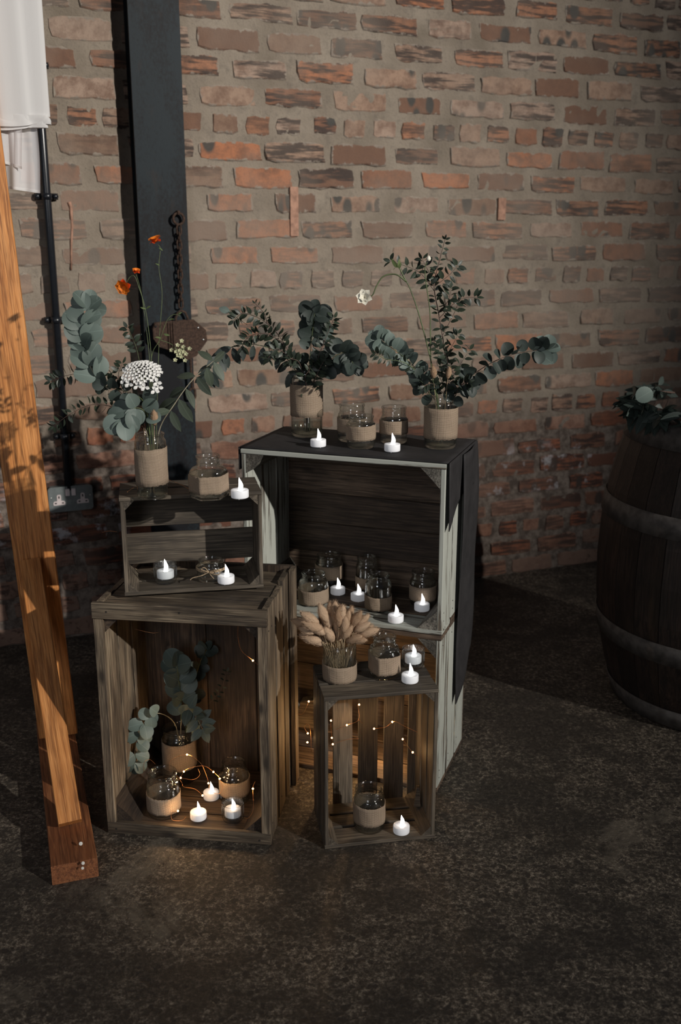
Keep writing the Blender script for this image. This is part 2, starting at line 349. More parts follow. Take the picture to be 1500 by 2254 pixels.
def box(c, d):
    x,y,z = c; a,b_,h = d[0]/2, d[1]/2, d[2]/2
    V = [(x+i*a, y+j*b_, z+k_*h) for i in (-1,1) for j in (-1,1) for k_ in (-1,1)]
    F = [(0,1,3,2),(4,6,7,5),(0,4,5,1),(2,3,7,6),(0,2,6,4),(1,5,7,3)]
    return V, F
def tube(path, r, n=6, r2=None):
    V = []; F = []; P_ = [Vector(p) for p in path]; m_ = len(P_)
    up = Vector((0.13,0.21,1)).normalized(); prev = None
    for i, p in enumerate(P_):
        t = (P_[min(i+1, m_-1)] - P_[max(i-1, 0)]).normalized()
        if prev is None:
            a = t.cross(up); a = a.normalized() if a.length > 1e-4 else Vector((1,0,0))
        else:
            a = (prev - t*prev.dot(t)).normalized()
        prev = a; b_ = t.cross(a)
        rr = r if r2 is None else r + (r2-r)*i/(m_-1)
        for k_ in range(n):
            th = 2*PI*k_/n; V.append(p + a*math.cos(th)*rr + b_*math.sin(th)*rr)
    for i in range(m_-1):
        for k_ in range(n):
            F.append((i*n+k_, i*n+(k_+1)%n, (i+1)*n+(k_+1)%n, (i+1)*n+k_))
    F.append(tuple(range(n))[::-1]); F.append(tuple((m_-1)*n+k_ for k_ in range(n)))
    return V, F
def lathe(prof, n=40, shape=None):
    """prof: list of (r, z); r = 0 ends are single points. shape(theta, i) multiplies the radius"""
    V = []; F = []; rows = []
    for i, (r, z) in enumerate(prof):
        if r <= 1e-6: rows.append([len(V)]); V.append((0,0,z))
        else:
            row = []
            for k_ in range(n):
                th = 2*PI*k_/n; q = r*(shape(th, i) if shape else 1.0)
                row.append(len(V)); V.append((q*math.cos(th), q*math.sin(th), z))
            rows.append(row)
    for a, b_ in zip(rows[:-1], rows[1:]):
        for k_ in range(n):
            k2 = (k_+1) % n
            if len(a) == 1 and len(b_) == 1: continue
            if len(a) == 1: F.append((a[0], b_[k2], b_[k_]))
            elif len(b_) == 1: F.append((a[k_], a[k2], b_[0]))
            else: F.append((a[k_], a[k2], b_[k2], b_[k_]))
    return V, F
def prism(poly, h, axis='y'):
    """extrude polygon of (u,v) along an axis by h; 'y': (u, 0..h, v); 'z': (u,v,0..h)"""
    n = len(poly)
    V = [((u,0,v) if axis=='y' else (u,v,0)) for u,v in poly] + [((u,h,v) if axis=='y' else (u,v,h)) for u,v in poly]
    F = [tuple(range(n)), tuple(range(2*n-1, n-1, -1))] + [(i, i+n, (i+1)%n+n, (i+1)%n) for i in range(n)]
    return V, F
def smooth_path(pts, sub=6):
    P_ = [Vector(p) for p in pts]; 
    if len(P_) < 3: return [P_[0].lerp(P_[-1], i/sub) for i in range(sub+1)]
    out = []
    for i in range(len(P_)-1):
        p0 = P_[max(i-1,0)]; p1 = P_[i]; p2 = P_[i+1]; p3 = P_[min(i+2, len(P_)-1)]
        for j in range(sub):
            t = j/sub
            out.append(0.5*((2*p1) + (p2-p0)*t + (2*p0-5*p1+4*p2-p3)*t*t + (3*p1-p0-3*p2+p3)*t**3))
    out.append(P_[-1]); return out
def at(px, py, Y):
    """world point seen at photo pixel (px, py), lying at depth Y in front of the viewer"""
    u = (px-750)/FPX; v = (py-1127)/FPX
    fy = math.cos(PITCH) - v*math.sin(PITCH); fz = -(math.sin(PITCH) + v*math.cos(PITCH))
    t = Y/fy; return Vector((u*t, Y, CAM_H + fz*t))

def plank_mesh(L, W, T, mat, rr, wob=0.0008, cham=0.0016):
    xs = [-L/2, -L/6 + rr.uniform(-.02,.02)*L, L/6 + rr.uniform(-.02,.02)*L, L/2]
    V = []; F = []; ch = min(cham, W*0.12, T*0.3)
    for i, x in enumerate(xs):
        e = ch if i in (0,3) else 0
        dy1 = rr.uniform(-wob, wob); dy2 = rr.uniform(-wob, wob); dz = rr.uniform(-wob, wob)*0.6
        prof = [(-W/2+dy1, -T/2+ch),(-W/2+ch+dy1,-T/2),(W/2-ch+dy2,-T/2),(W/2+dy2,-T/2+ch),(W/2+dy2,T/2-ch),(W/2-ch+dy2,T/2),(-W/2+ch+dy1,T/2),(-W/2+dy1,T/2-ch)]
        for y, z in prof: V.append((x, y, z+dz))
    for i in range(3):
        for k_ in range(8): F.append((i*8+k_, (i+1)*8+k_, (i+1)*8+(k_+1)%8, i*8+(k_+1)%8))
    F.append(tuple(range(8))); F.append(tuple(24+k_ for k_ in range(7,-1,-1)))
    return make_mesh('plank', V, F, mat)
def plank(parent, name, lo_, hi_, mat, rr=R, rot=(0,0,0), label=None, cham=0.0016, wob=0.0008):
    """a board filling the box lo..hi in the parent's frame, its grain along the longest side"""
    d = [hi_[i]-lo_[i] for i in range(3)]; c = [(hi_[i]+lo_[i])/2 for i in range(3)]
    a = d.index(max(d))
    if a == 0: L, W, T, e = d[0], d[1], d[2], Euler((0,0,0))
    elif a == 1: L, W, T, e = d[1], d[0], d[2], Euler((0,0,PI/2))
    else: L, W, T, e = d[2], d[1], d[0], Euler((0,PI/2,0))
    e2 = (Euler(rot).to_matrix() @ e.to_matrix()).to_euler()
    o = add(name, plank_mesh(L, W, T, mat, rr, wob, cham), parent, c, e2)
    if label: o['label'] = label
    return o
def corner_post(parent, x, z, sx, sz, leg, D, mat, y0=0.0, rag=0.0):
    poly = [(0,0),(leg*sx,0),(leg*sx*0.5+sx*R.uniform(-rag,rag), leg*sz*0.5+sz*R.uniform(-rag,rag)),(0,leg*sz)]
    V, F = prism([(u,v) for u,v in poly], D)
    # grain along x in the post's own frame: build turned, then turn back
    Vt = [(v[1], -v[0], v[2]) for v in V]
    return add('corner_post', make_mesh('corner_post', Vt, F, mat), parent, (x, y0, z), (0,0,PI/2))
def nails(parent, pts, r=0.0016):
    mb = MB()
    for p, ax in pts:
        V, F = lathe([(0,0.0004),(r,0.0004),(r,-0.001),(0,-0.001)], 7)
        mt = Matrix.Translation(p) @ (Matrix.Rotation(PI/2,4,'X') if ax=='y' else Matrix.Rotation(PI/2,4,'Y') if ax=='x' else Matrix.Identity(4))
        mb.join(V, F, mt)
    o = add('nail_heads', mb.mesh('nail_heads','nail'), parent); o['kind'] = 'stuff'; return o

# ------------------------------------------------------------------ setting: floor and wall
WD = Vector((0.9258, 0.3780, 0)).normalized(); WN = Vector((WD.y, -WD.x, 0)); W0 = Vector((0, 3.5, 0))   # wall direction, its normal towards the room
WROT = math.atan2(WD.y, WD.x)
def wp(s, off, z): p = W0 + WD*s + WN*off; return Vector((p.x, p.y, z))
V, F = box((0,0,0),(1,1,1))
fl = add('floor', make_mesh('floor', [(-3.0,-1.2,0),(4.6,-1.2,0),(4.6,6.0,0),(-3.0,6.0,0),(-3.0,-1.2,-.05),(4.6,-1.2,-.05),(4.6,6.0,-.05),(-3.0,6.0,-.05)], [(0,1,2,3),(7,6,5,4),(0,4,5,1),(1,5,6,2),(2,6,7,3),(3,7,4,0)], 'floor'))
tag(fl, 'dark worn concrete floor with exposed pebbles', kind='structure')
# wall_back: mortar face with an uneven, slightly bulging surface; local x along the wall, local -y to the room
S0, S1, ZT = -1.75, 2.75, 2.55
nx, nz = 230, 130; V = []; F = []
import mathutils.noise as mn
for j in range(nz+1):
    for i in range(nx+1):
        x = S0+(S1-S0)*i/nx; z = ZT*j/nz
        V.append((x, -0.0035*mn.noise(Vector((x*9,z*14,0))) - 0.004*mn.noise(Vector((x*40,z*40,3))), z))
for j in range(nz):
    for i in range(nx):
        a = j*(nx+1)+i; F.append((a, a+1, a+nx+2, a+nx+1))
nb = len(V); V += [(S0,0.1,0),(S1,0.1,0),(S1,0.1,ZT),(S0,0.1,ZT)]
F += [(nb+1,nb,nb+3,nb+2)]
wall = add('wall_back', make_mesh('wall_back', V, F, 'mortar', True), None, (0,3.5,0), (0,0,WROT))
tag(wall, 'old brick wall with wide pale mortar joints behind the crates', kind='structure')
def brick_mesh(Lx, Hz, seed):
    rr = random.Random(seed); V = []; nper = 14; pts = []
    for k_ in range(nper):
        t = k_/nper*4
        if t < 1.4: u, v = -0.5 + t/1.4, -0.5
        elif t < 2.0: u, v = 0.5, -0.5 + (t-1.4)/0.6
        elif t < 3.4: u, v = 0.5 - (t-2)/1.4, 0.5
        else: u, v = -0.5, 0.5 - (t-3.4)/0.6
        if abs(abs(u)-0.5) < 1e-6 and abs(abs(v)-0.5) < 1e-6: u *= 0.965; v *= 0.9
        pts.append((u*Lx + rr.uniform(-.005,.005), v*Hz + rr.uniform(-.0046,.0046)))
    for s_, y in ((1.0, 0.006), (1.0, -0.0012), (0.95, -0.0042)):
        sy = 1.0 if s_ == 1.0 else 0.86
        for u, v in pts: V.append((u*(s_ + (0.03 if s_ < 1 and Lx > .15 else 0)), y + rr.uniform(-.0006,.0006), v*sy))
    F = []
    for a in (0, 1):
        for k_ in range(nper): F.append((a*nper+k_, a*nper+(k_+1)%nper, (a+1)*nper+(k_+1)%nper, (a+1)*nper+k_))
    F.append(tuple(2*nper+k_ for k_ in range(nper)))
    return make_mesh('brick', V, F, 'brick')
stretch = [brick_mesh(0.2, 0.062, s) for s in range(9)]; head = [brick_mesh(0.088, 0.062, 40+s) for s in range(6)]
CO = 0.0805; ZH = 1.643
cand = []
rb = random.Random(11)
for kk in range(-20, 12):
    z = ZH + CO*kk
    if z < 0.03 or z > ZT-0.03: continue
    headers = (kk % 6 == 0)
    pitch = 0.1105 if headers else 0.2215
    off = (-0.505 if headers else (-0.380 if kk % 2 else -0.27))
    k0 = int((S0-off)/pitch)-1
    for q in range(k0, int((S1-off)/pitch)+1):
        s = off + pitch*q + rb.uniform(-.007,.007)
        if s < S0+.11 or s > S1-.11: continue
        cand.append((s, z + rb.uniform(-.004,.004) , headers))
def seen(s, z):
    p = wp(s, 0, z); d = p - Vector((0,0,CAM_H)); c_ = d.y*math.cos(PITCH) - d.z*math.sin(PITCH)
    px = 750 + FPX*d.x/c_; py = 1127 - FPX*(d.y*math.sin(PITCH)+d.z*math.cos(PITCH))/c_
    return px, py
scored = []
for s, z, h_ in cand:
    px, py = seen(s, z)
    hid = (-0.66 < s < -0.56 and z > 0.0) or px < -90 or px > 1590 or py < -30 or (px > 1400 and py > 960) or (560 < px < 1000 and py > 1010) or (200 < px < 600 and py > 1320) or py > 1330
    scored.append((hid, math.hypot((px-700)/1.0, py-500), s, z, h_))
scored.sort(key=lambda q: (q[0], q[1]))
rest = MB()
for i, (hid, _, s, z, h_) in enumerate(scored):
    me = rb.choice(head if h_ else stretch)
    sx = rb.uniform(0.88, 1.04); sz = rb.uniform(0.84, 1.06); rt = rb.uniform(-.012,.012)
    if rb.random() < 0.08 and not h_: sx *= 0.8
    if i < 300 and not hid:
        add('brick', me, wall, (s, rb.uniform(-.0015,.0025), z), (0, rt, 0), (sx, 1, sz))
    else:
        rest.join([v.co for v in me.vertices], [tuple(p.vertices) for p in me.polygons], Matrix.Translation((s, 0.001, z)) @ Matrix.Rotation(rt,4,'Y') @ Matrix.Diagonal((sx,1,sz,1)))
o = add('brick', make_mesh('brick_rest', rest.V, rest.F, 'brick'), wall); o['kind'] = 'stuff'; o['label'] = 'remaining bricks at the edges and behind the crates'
M['plug'] = simple('pale_orange_plug', (0.38,0.215,0.15), 0.9)
V, F = tube([(-0.888,-0.003,1.40),(-0.884,-0.003,1.385),(-0.884,-0.003,1.33),(-0.890,-0.003,1.28),(-0.896,-0.003,1.20)], 0.006, 6, 0.003); add('trim_sliver', make_mesh('trim_sliver', V, F, 'plug', True), wall)
for s, z0, z1, w_ in ((-0.167,1.30,1.455,0.028), (0.62,1.355,1.43,0.03)):
    V, F = box((s,-0.003,(z0+z1)/2),(w_,0.012,z1-z0)); add('brick', make_mesh('brick_sliver', V, F, 'plug'), wall)

# ------------------------------------------------------------------ steel column against the wall
cx = -0.618
col = thing('steel_column', 'tall dark blue-grey steel column standing against the brick wall', 'column', wp(cx, 0, 0), WROT)
CH = 2.5
V, F = box((0,-0.066,CH/2),(0.152,0.012,CH)); add('flange', make_mesh('flange', V, F, 'steel'), col)
V, F = box((0,-0.0365,CH/2),(0.120,0.047,CH)); add('web', make_mesh('web', V, F, 'steel'), col)
V, F = box((0,-0.0075,CH/2),(0.150,0.011,CH)); add('flange', make_mesh('flange_b', V, F, 'steel'), col)
# chain with ring
def link_v(a, b_, r, n=14, m_=6):
    path = []
    for i in range(n):
        th = 2*PI*i/n; x = math.cos(th)*b_; z = math.sin(th)*b_ + (a if math.sin(th) > 0 else -a)
        path.append(Vector((x, 0, z)))
    V = []; F = []
    for i in range(n):
        t = (path[(i+1)%n]-path[i-1]).normalized(); nrm = Vector((0,1,0)); bn = t.cross(nrm)
        for k_ in range(m_):
            th = 2*PI*k_/m_; V.append(path[i] + nrm*math.cos(th)*r + bn*math.sin(th)*r)
    for i in range(n):
        for k_ in range(m_): F.append((i*m_+k_, i*m_+(k_+1)%m_, ((i+1)%n)*m_+(k_+1)%m_, ((i+1)%n)*m_+k_))
    return V, F
chn = thing('hanging_chain', 'rusty chain hanging from a ring on the steel column', 'chain', wp(-0.574, 0.087, 1.352), WROT)
V, F = link_v(0.0, 0.017, 0.0042); add('ring', make_mesh('ring', V, F, 'rust', True), chn, (0,0,0))
V, F = tube([(0,0.02,0.02),(0,-0.004,0.02),(0,-0.004,0.012)], 0.005); add('eye_bolt', make_mesh('eye_bolt', V, F, 'rust', True), chn)
V, F = link_v(0.0075, 0.0078, 0.0028); lm_ = make_mesh('chain_link', V, F, 'rust', True)
nl = 11
for i in range(nl):
    add('chain_link', lm_, chn, (-0.001*i*0.4, 0, -0.033 - i*0.0222), (0, 0.05*math.sin(i*2.1), (PI/2 if i % 2 else 0.35)))
V, F = tube([(-0.020,0,-0.325),(-0.019,0,-0.30),(-0.012,0,-0.284),(0,0,-0.277),(0.012,0,-0.284),(0.019,0,-0.30),(0.020,0,-0.325)], 0.004, 7); add('shackle', make_mesh('shackle', V, F, 'rust', True), chn, (-0.003,0,0))
pul = thing('pulley_block', 'rusty octagonal pulley block hanging from the chain on the column', 'pulley', wp(-0.590, 0.084, 0.992), WROT)
octo = [(-0.022,0.052),(0.045,0.056),(0.083,0.022),(0.086,-0.012),(0.050,-0.058),(0.02,-0.070),(-0.022,-0.040)]
V, F = prism(octo, 0.007); add('side_plate', make_mesh('side_plate', V, F, 'rust'), pul, (0,-0.030,0))
oct2 = [(-0.085,0.030),(-0.075,0.050),(-0.024,0.054),(-0.024,-0.040),(-0.066,-0.026),(-0.084,0.0)]
V, F = prism(oct2, 0.007); add('side_plate', make_mesh('side_plate2', V, F, 'rust'), pul, (0,-0.026,0))
V, F = prism([(q[0]*0.97,q[1]*0.97) for q in [(-0.085,0.030),(-0.075,0.050),(0.045,0.056),(0.083,0.022),(0.086,-0.012),(0.050,-0.058),(0.02,-0.070),(-0.06,-0.03)]], 0.006); add('back_plate', make_mesh('back_plate', V, F, 'rust'), pul, (0,0.0,0))
for x in (-0.036,-0.028):
    V, F = tube([(x,-0.028,0.048),(x,-0.028,-0.036)], 0.0026); add('rope_strand', make_mesh('rope_strand', V, F, 'rust', True), pul)
V, F = lathe([(0,-.02),(0.03,-.02),(0.034,-.016),(0.026,-.011),(0.034,-.006),(0.03,-.002),(0,-.002)], 20); add('sheave', make_mesh('sheave', V, F, 'rust', True), pul, (0.01,-0.002,0), (PI/2,0,0))
for x, z in ((0.058,0.030),(0.073,-0.008),(-0.076,0.038)):
    V, F = lathe([(0,.003),(0.003,.002),(0.004,0),(0,0)], 8); add('bolt_head', make_mesh('bolt_head', V, F, 'screw' if x > 0 else 'hole', True), pul, (x,-0.0305 if x > 0 else -0.0265,z), (PI/2,0,0))
V, F = tube([(0.032,-0.012,-0.055),(0.034,-0.012,-0.075),(0.034,-0.012,-0.1),(0.035,-.012,-0.165)], 0.0042); add('tail_chain', make_mesh('tail_chain', V, F, 'rust', True), pul)
V, F = link_v(0.008, 0.009, 0.004); add('hook_link', make_mesh('hook_link', V, F, 'rust', True), pul, (0.036,-0.012,-0.18))

# ------------------------------------------------------------------ conduit, clips, socket
pp = thing('conduit_pipe', 'black conduit pipe running down the brick wall to the socket', 'pipe', wp(-0.955, 0.028, 0.515), WROT)
V, F = tube([(0,0,0),(0,0,0.9),(0,0,2.0)], 0.0125, 14); add('pipe', make_mesh('pipe', V, F, 'pipe', True), pp)
for z in (1.777,1.4147,1.0522,0.689):
    mb = MB()
    V, F = box((0,0.016,0),(0.068,0.006,0.018)); mb.join(V, F)
    V, F = lathe([(0.0135,-0.009),(0.0158,-0.009),(0.0158,0.009),(0.0135,0.009),(0.0135,-0.009)], 14); mb.join(V, F)
    for sx in (-1,1):
        V, F = lathe([(0,.012),(0.006,.010),(0.0095,0.004),(0.0095,0),(0,0)], 12); mb.join(V, F, Matrix.Translation((sx*0.026,0.014,0)) @ Matrix.Rotation(PI/2,4,'X'))
    add('pipe_clip', mb.mesh('pipe_clip','pipe',True), pp, (0,0,z-0.515))
sk = thing('double_socket', 'grey metal double wall socket below the black conduit', 'socket', wp(-0.952, 0.0, 0.450), WROT)
def rrect(w_, h_, r, n=4):
    P_ = []
    for cx_, cz_, a0 in ((w_/2-r,h_/2-r,0),(-w_/2+r,h_/2-r,PI/2),(-w_/2+r,-h_/2+r,PI),(w_/2-r,-h_/2+r,1.5*PI)):
        for i in range(n+1):
            a = a0+PI/2*i/n; P_.append((cx_+r*math.cos(a), cz_+r*math.sin(a)))
    return P_
V, F = prism(rrect(0.132,0.076,0.008), 0.036); add('back_box', make_mesh('back_box', V, F, 'socket'), sk, (0,-0.034,0.038))
V, F = prism(rrect(0.139,0.082,0.010), 0.005); add('face_plate', make_mesh('face_plate', V, F, 'socket'), sk, (0,-0.039,0.038))
for sx in (-1,1):
    V, F = prism(rrect(0.0125,0.022,0.0015,2), 0.004); add('switch', make_mesh('switch', V, F, 'insert'), sk, (sx*0.0092,-0.0425,0.060), (-0.12,0,0))
    T = [(-0.018,-0.016),(0.018,-0.016),(0.019,-0.008),(0.016,-0.003),(0.0065,-0.002),(0.0065,0.015),(0.004,0.018),(-0.004,0.018),(-0.0065,0.015),(-0.0065,-0.002),(-0.016,-0.003),(-0.019,-0.008)]
    V, F = prism(T, 0.0022); so = add('socket_insert', make_mesh('socket_insert', V, F, 'insert'), sk, (sx*0.037,-0.0408,0.036))
    for hx, hz, a, b_ in ((0,0.010,0.004,0.008),(-0.011,-0.009,0.006,0.004),(0.011,-0.009,0.006,0.004)):
        V, F = box((0,0,0),(a,0.001,b_)); add('pin_hole', make_mesh('pin_hole', V, F, 'hole'), so, (hx,-0.0003,hz))
    V, F = lathe([(0,.001),(0.002,.0005),(0.002,0),(0,0)], 8); add('screw', make_mesh('screw', V, F, 'screw'), sk, (sx*0.061,-0.039,0.045), (PI/2,0,0))

# ------------------------------------------------------------------ crates
def big_crate(name, label, z0, group, edge='painted'):
    t = thing(name, label, 'crate', (-0.237, 2.325, z0), math.radians(-19.8), group)
    W_, D, H_ = 0.5, 0.265, 0.4075
    T = 0.0115; n = 3
    bw = (D-0.012)/3
    for k_ in range(3):
        y0 = k_*(bw+0.006)
        plank(t, 'plank', (0,y0,0), (W_,y0+bw,T), edge if k_ == 0 else 'bigwood')
        plank(t, 'plank', (0,y0,H_-T), (W_,y0+bw,H_), edge if k_ == 0 else 'bigwood')
        for x in (0, W_-T):
            o = plank(t, 'plank', (x,y0+0.0015,T+0.0005), (x+T,y0+bw-0.002,H_-T-0.0005), 'painted'); o['label'] = 'flaking pale sage painted side board'
    hb = (H_-0.002)/5
    for k_ in range(5):
        plank(t, 'plank', (0.001,D,0.001+k_*hb), (W_-0.001,D+0.010,0.001+(k_+1)*hb-0.0018), 'bigwood', label='dark horizontal back board', cham=0.003, wob=0.0001)
    for x, z, sx, sz in ((T,T,1,1),(W_-T,T,-1,1),(T,H_-T,1,-1),(W_-T,H_-T,-1,-1)):
        corner_post(t, x, z, sx, sz, 0.047, D, 'endgrain', 0.002, 0.004)
    nails(t, [((W_+0.0002, 0.02+0.088*k_, z), 'x') for k_ in range(3) for z in (0.03, H_-0.03, 0.05)] )
    return t
bc1 = big_crate('apple_crate', 'lower big flaking white painted crate standing on the floor', 0.0, 'stacked big crates', 'bigwood')
bc2 = big_crate('apple_crate', 'upper big painted crate under the black runner, holding jars', 0.409, 'stacked big crates')

V, F = prism([(0,0),(0.075,0),(0.060,0.085),(0.018,0.075)], 0.03); add('corner_block', make_mesh('corner_block', V, F, 'crate'), bc1, (0.055,0.175,0.0125), (0,0,0.15))
def runner():
    t = bc2
    o = thing('table_runner', 'black cloth runner over the top crate, pointed ends down its right side', 'cloth', (-0.237,2.325,0.409+0.4078), math.radians(-19.8))
    W_, D = 0.5, 0.278; th = 0.0022
    rr = random.Random(5)
    def sheet(nu, nv, fn, name):
        V = []; F = []
        for j in range(nv+1):
            for i in range(nu+1): V.append(fn(i/nu, j/nv, 0))
        m1 = len(V)
        for j in range(nv+1):
            for i in range(nu+1): V.append(fn(i/nu, j/nv, 1))
        for j in range(nv):
            for i in range(nu):
                a = j*(nu+1)+i; F.append((a,a+1,a+nu+2,a+nu+1)); F.append((m1+a,m1+a+nu+1,m1+a+nu+2,m1+a+1))
        for i in range(nu):
            F.append((i+1, i, m1+i, m1+i+1)); a = nv*(nu+1)+i; F.append((a, a+1, m1+a+1, m1+a))
        for j in range(nv):
            a = j*(nu+1); F.append((a, a+nu+1, m1+a+nu+1, m1+a)); a += nu; F.append((a+nu+1, a, m1+a, m1+a+nu+1))
        add(name, make_mesh(name, V, F, 'runner', True), o)
    sheet(30, 14, lambda u, v, s: Vector((-0.004+u*(W_+0.008), 0.004+v*(D+0.002), 0.0012 + s*th + 0.0006*mn.noise(Vector((u*9,v*5,0))))), 'top_panel')
    # right-hand drop: front edge ends in a slant, back half falls as a long pointed strip
    def drop(u, v, s):
        y = 0.004 + u*(D+0.002)
        if u < 0.54: L_ = 0.158 - 0.055*(u/0.54)
        else: L_ = 0.158-0.055 + 0.0
        return Vector((W_+0.006 + s*th + 0.0035*math.sin(u*7+v*2)*v, y, 0.003 - v*L_))
    sheet(26, 12, drop, 'side_drop')
    def strip(u, v, s):
        y = 0.125 + u*0.165
        L_ = 0.70 - 0.0*u
        zl = 0.64 if u < 0.02 else 0.64 - 0.10*u
        return Vector((W_+0.010 + s*th + 0.004*math.sin(u*5+v*6) + 0.004*math.sin(v*9)*u, y + 0.008*v*(1-u), -0.002 - v*zl))
    sheet(10, 40, strip, 'long_strip')
    sheet(12, 4, lambda u, v, s: Vector((-0.006 - s*th, 0.004+u*D, 0.003 - v*(0.055+0.01*u))), 'left_drop')
    return o
runner()

def left_crate():
    t = thing('apple_crate', 'large brown crate stood on end at the left, open front', 'crate', (-0.5265,1.9855,0), math.radians(-7.6))
    W_, D, H_ = 0.374, 0.285, 0.545
    T = 0.0125
    for x in (0, W_-T):
        for y0, y1, hh in ((0.013,0.098,H_+0.006),(0.108,0.186,H_+0.002),(0.196,D,H_+0.008)):
            plank(t, 'plank', (x,y0,0.004), (x+T,y1,hh), 'crate')
    bw = 0.064
    for k_ in range(4):
        y0 = 0.013 + k_*(bw+0.004)
        plank(t, 'plank', (T+.001,y0,H_-T), (W_-T-.001,y0+bw,H_), 'crate')
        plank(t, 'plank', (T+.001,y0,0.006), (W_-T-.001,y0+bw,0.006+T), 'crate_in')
    # face rails
    plank(t, 'front_rail', (-0.002,0,H_-0.025), (W_+0.003,0.0125,H_+0.011), 'crate', rot=(0,0.0,0))
    plank(t, 'front_rail', (0,0,0.001), (W_+0.001,0.0125,0.029), 'crate')
    plank(t, 'front_stile', (-0.001,0.0005,0.030), (0.020,0.0125,H_-0.026), 'crate')
    plank(t, 'front_stile', (W_-0.019,0.0005,0.030), (W_+0.001,0.0125,H_-0.026), 'crate')
    xs = (-0.006,0.165,0.287,W_+0.008)
    for a, b_ in zip(xs[:-1], xs[1:]):
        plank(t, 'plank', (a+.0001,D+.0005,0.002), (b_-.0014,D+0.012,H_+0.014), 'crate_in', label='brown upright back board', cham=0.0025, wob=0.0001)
    plank(t, 'batten', (W_+0.001,D-0.03,0.003), (W_+0.013,D+0.011,H_+0.012), 'crate')
    for x, z, sx, sz in ((T,0.006+T,1,1),(W_-T,0.006+T,-1,1),(T,H_-T,1,-1),(W_-T,H_-T,-1,-1)):
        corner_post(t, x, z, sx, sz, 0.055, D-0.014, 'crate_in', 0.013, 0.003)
    nails(t, [((0.02,-0.0002,0.013),'y'),((0.35,-0.0002,0.012),'y'),((0.145,-0.0002,0.008),'y'),((0.19,-0.0002,H_-0.002),'y'),((0.03,-0.0002,H_-0.008),'y')]
          + [((W_+0.0002,y,z),'x') for y in (0.03,0.06,0.14) for z in (0.04,0.5)], 0.0022)
    return t
left_crate()
def slat_crate(name, label, W_, D, H_, loc, rz, back, topw, frontover=0.0):
    t = thing(name, label, 'crate', loc, rz, 'slatted small crates')
    T = 0.0085
    for zz_, hh in ((0, T), (H_-T, H_)):
        n = len(topw); tot = sum(topw); gap = (D-tot)/(n-1) if n > 1 else 0; y = 0
        for k_, w_ in enumerate(topw):
            plank(t, 'slat', (0.0,y,zz_), (W_,y+w_,hh), 'slat'); y += w_+gap
    nb = 3; bw = (D-0.02)/3
    for x in (0, W_-T):
        for k_ in range(3):
            y0 = 0.002 + k_*(bw+0.006)
            plank(t, 'slat', (x,y0,T+.0005), (x+T,y0+bw,H_-T-.0005), 'slat')
    for lo_, hi_ in back: plank(t, 'slat', (lo_[0],D,lo_[1]), (hi_[0],D+0.007,hi_[1]), 'slat', label='back slat')
    for x, z, sx, sz in ((T,T,1,1),(W_-T,T,-1,1),(T,H_-T,1,-1),(W_-T,H_-T,-1,-1)):
        corner_post(t, x, z, sx, sz, 0.022, D-0.003, 'slat', 0.002, 0.0)
    return t
sc = slat_crate('slatted_crate', 'small slatted crate stood on end on the floor at the front right', 0.25, 0.165, 0.3655, (-0.0345,1.9235,0), math.radians(9.9),
    [((0.002,0.001),(0.030,0.3645)),((0.046,0.001),(0.092,0.3645)),((0.107,0.001),(0.153,0.3645)),((0.168,0.001),(0.215,0.3645)),((0.226,0.001),(0.248,0.3645))], (0.062,0.045,0.042))
V, F = prism([(0,0),(0.016,0),(0.012,0.05),(0.006,0.05)], 0.012); add('block', make_mesh('block', V, F, 'crate'), sc, (0.222,0.085,0.03), (0,0,-0.2))
tc = slat_crate('slatted_crate', 'small slatted crate lying on top of the large left crate', 0.301, 0.135, 0.2205, (-0.4658,2.0296,0.5535), math.radians(11.1),
    [((0.001,0.028),(0.300,0.100)),((0.001,0.117),(0.300,0.178))], (0.066,0.060))

# ------------------------------------------------------------------ jars
def jar_profile(Rb, H_, Rn, zs, zn, rim=0.0018, base=0.92):
    """outer profile: body radius Rb up to zs, shoulder to the neck radius Rn at zn, threads, bead"""
    P_ = [(0,0.0012),(Rb*base*0.8,0.0006),(Rb*base,0),(Rb*0.985,0.004),(Rb,0.009)]
    n = 4
    for i in range(1, n): P_.append((Rb, 0.009+(zs-0.009)*i/n))
    P_.append((Rb, zs))
    for i in range(1, 6):
        t = i/6; P_.append((Rn+(Rb-Rn)*math.cos(t*PI/2)**0.9, zs+(zn-zs)*math.sin(t*PI/2)**1.0))
    P_.append((Rn, zn))
    hn = H_-zn; q = 8
    for i in range(1, q):
        P_.append((Rn + (0.0011 if i % 3 == 1 else 0.0), zn+hn*0.85*i/q))
    P_ += [(Rn+rim, H_-0.0045),(Rn+rim, H_-0.0012),(Rn+rim*0.3,H_)]
    wt = 0.0022
    inner = [(Rn-wt*0.7,H_-0.0008),(Rn-wt,H_-0.005),(Rn-wt,zn)]
    for i in range(5, 0, -1):
        t = i/6; inner.append((Rn+(Rb-Rn)*math.cos(t*PI/2)**0.9-wt, zs+(zn-zs)*math.sin(t*PI/2)-0.0005))
    inner += [(Rb-wt,zs),(Rb-wt,zs*0.5),(Rb-wt,0.010),(Rb*0.85,0.0055),(0,0.0048)]
    return P_, inner
def poly_shape(nside, rnd, rot=0.0):
    def f(th):
        a = (th-rot) % (2*PI/nside) - PI/nside
        return (1-rnd)*(math.cos(PI/nside)/math.cos(a))*1.06 + rnd
    return f
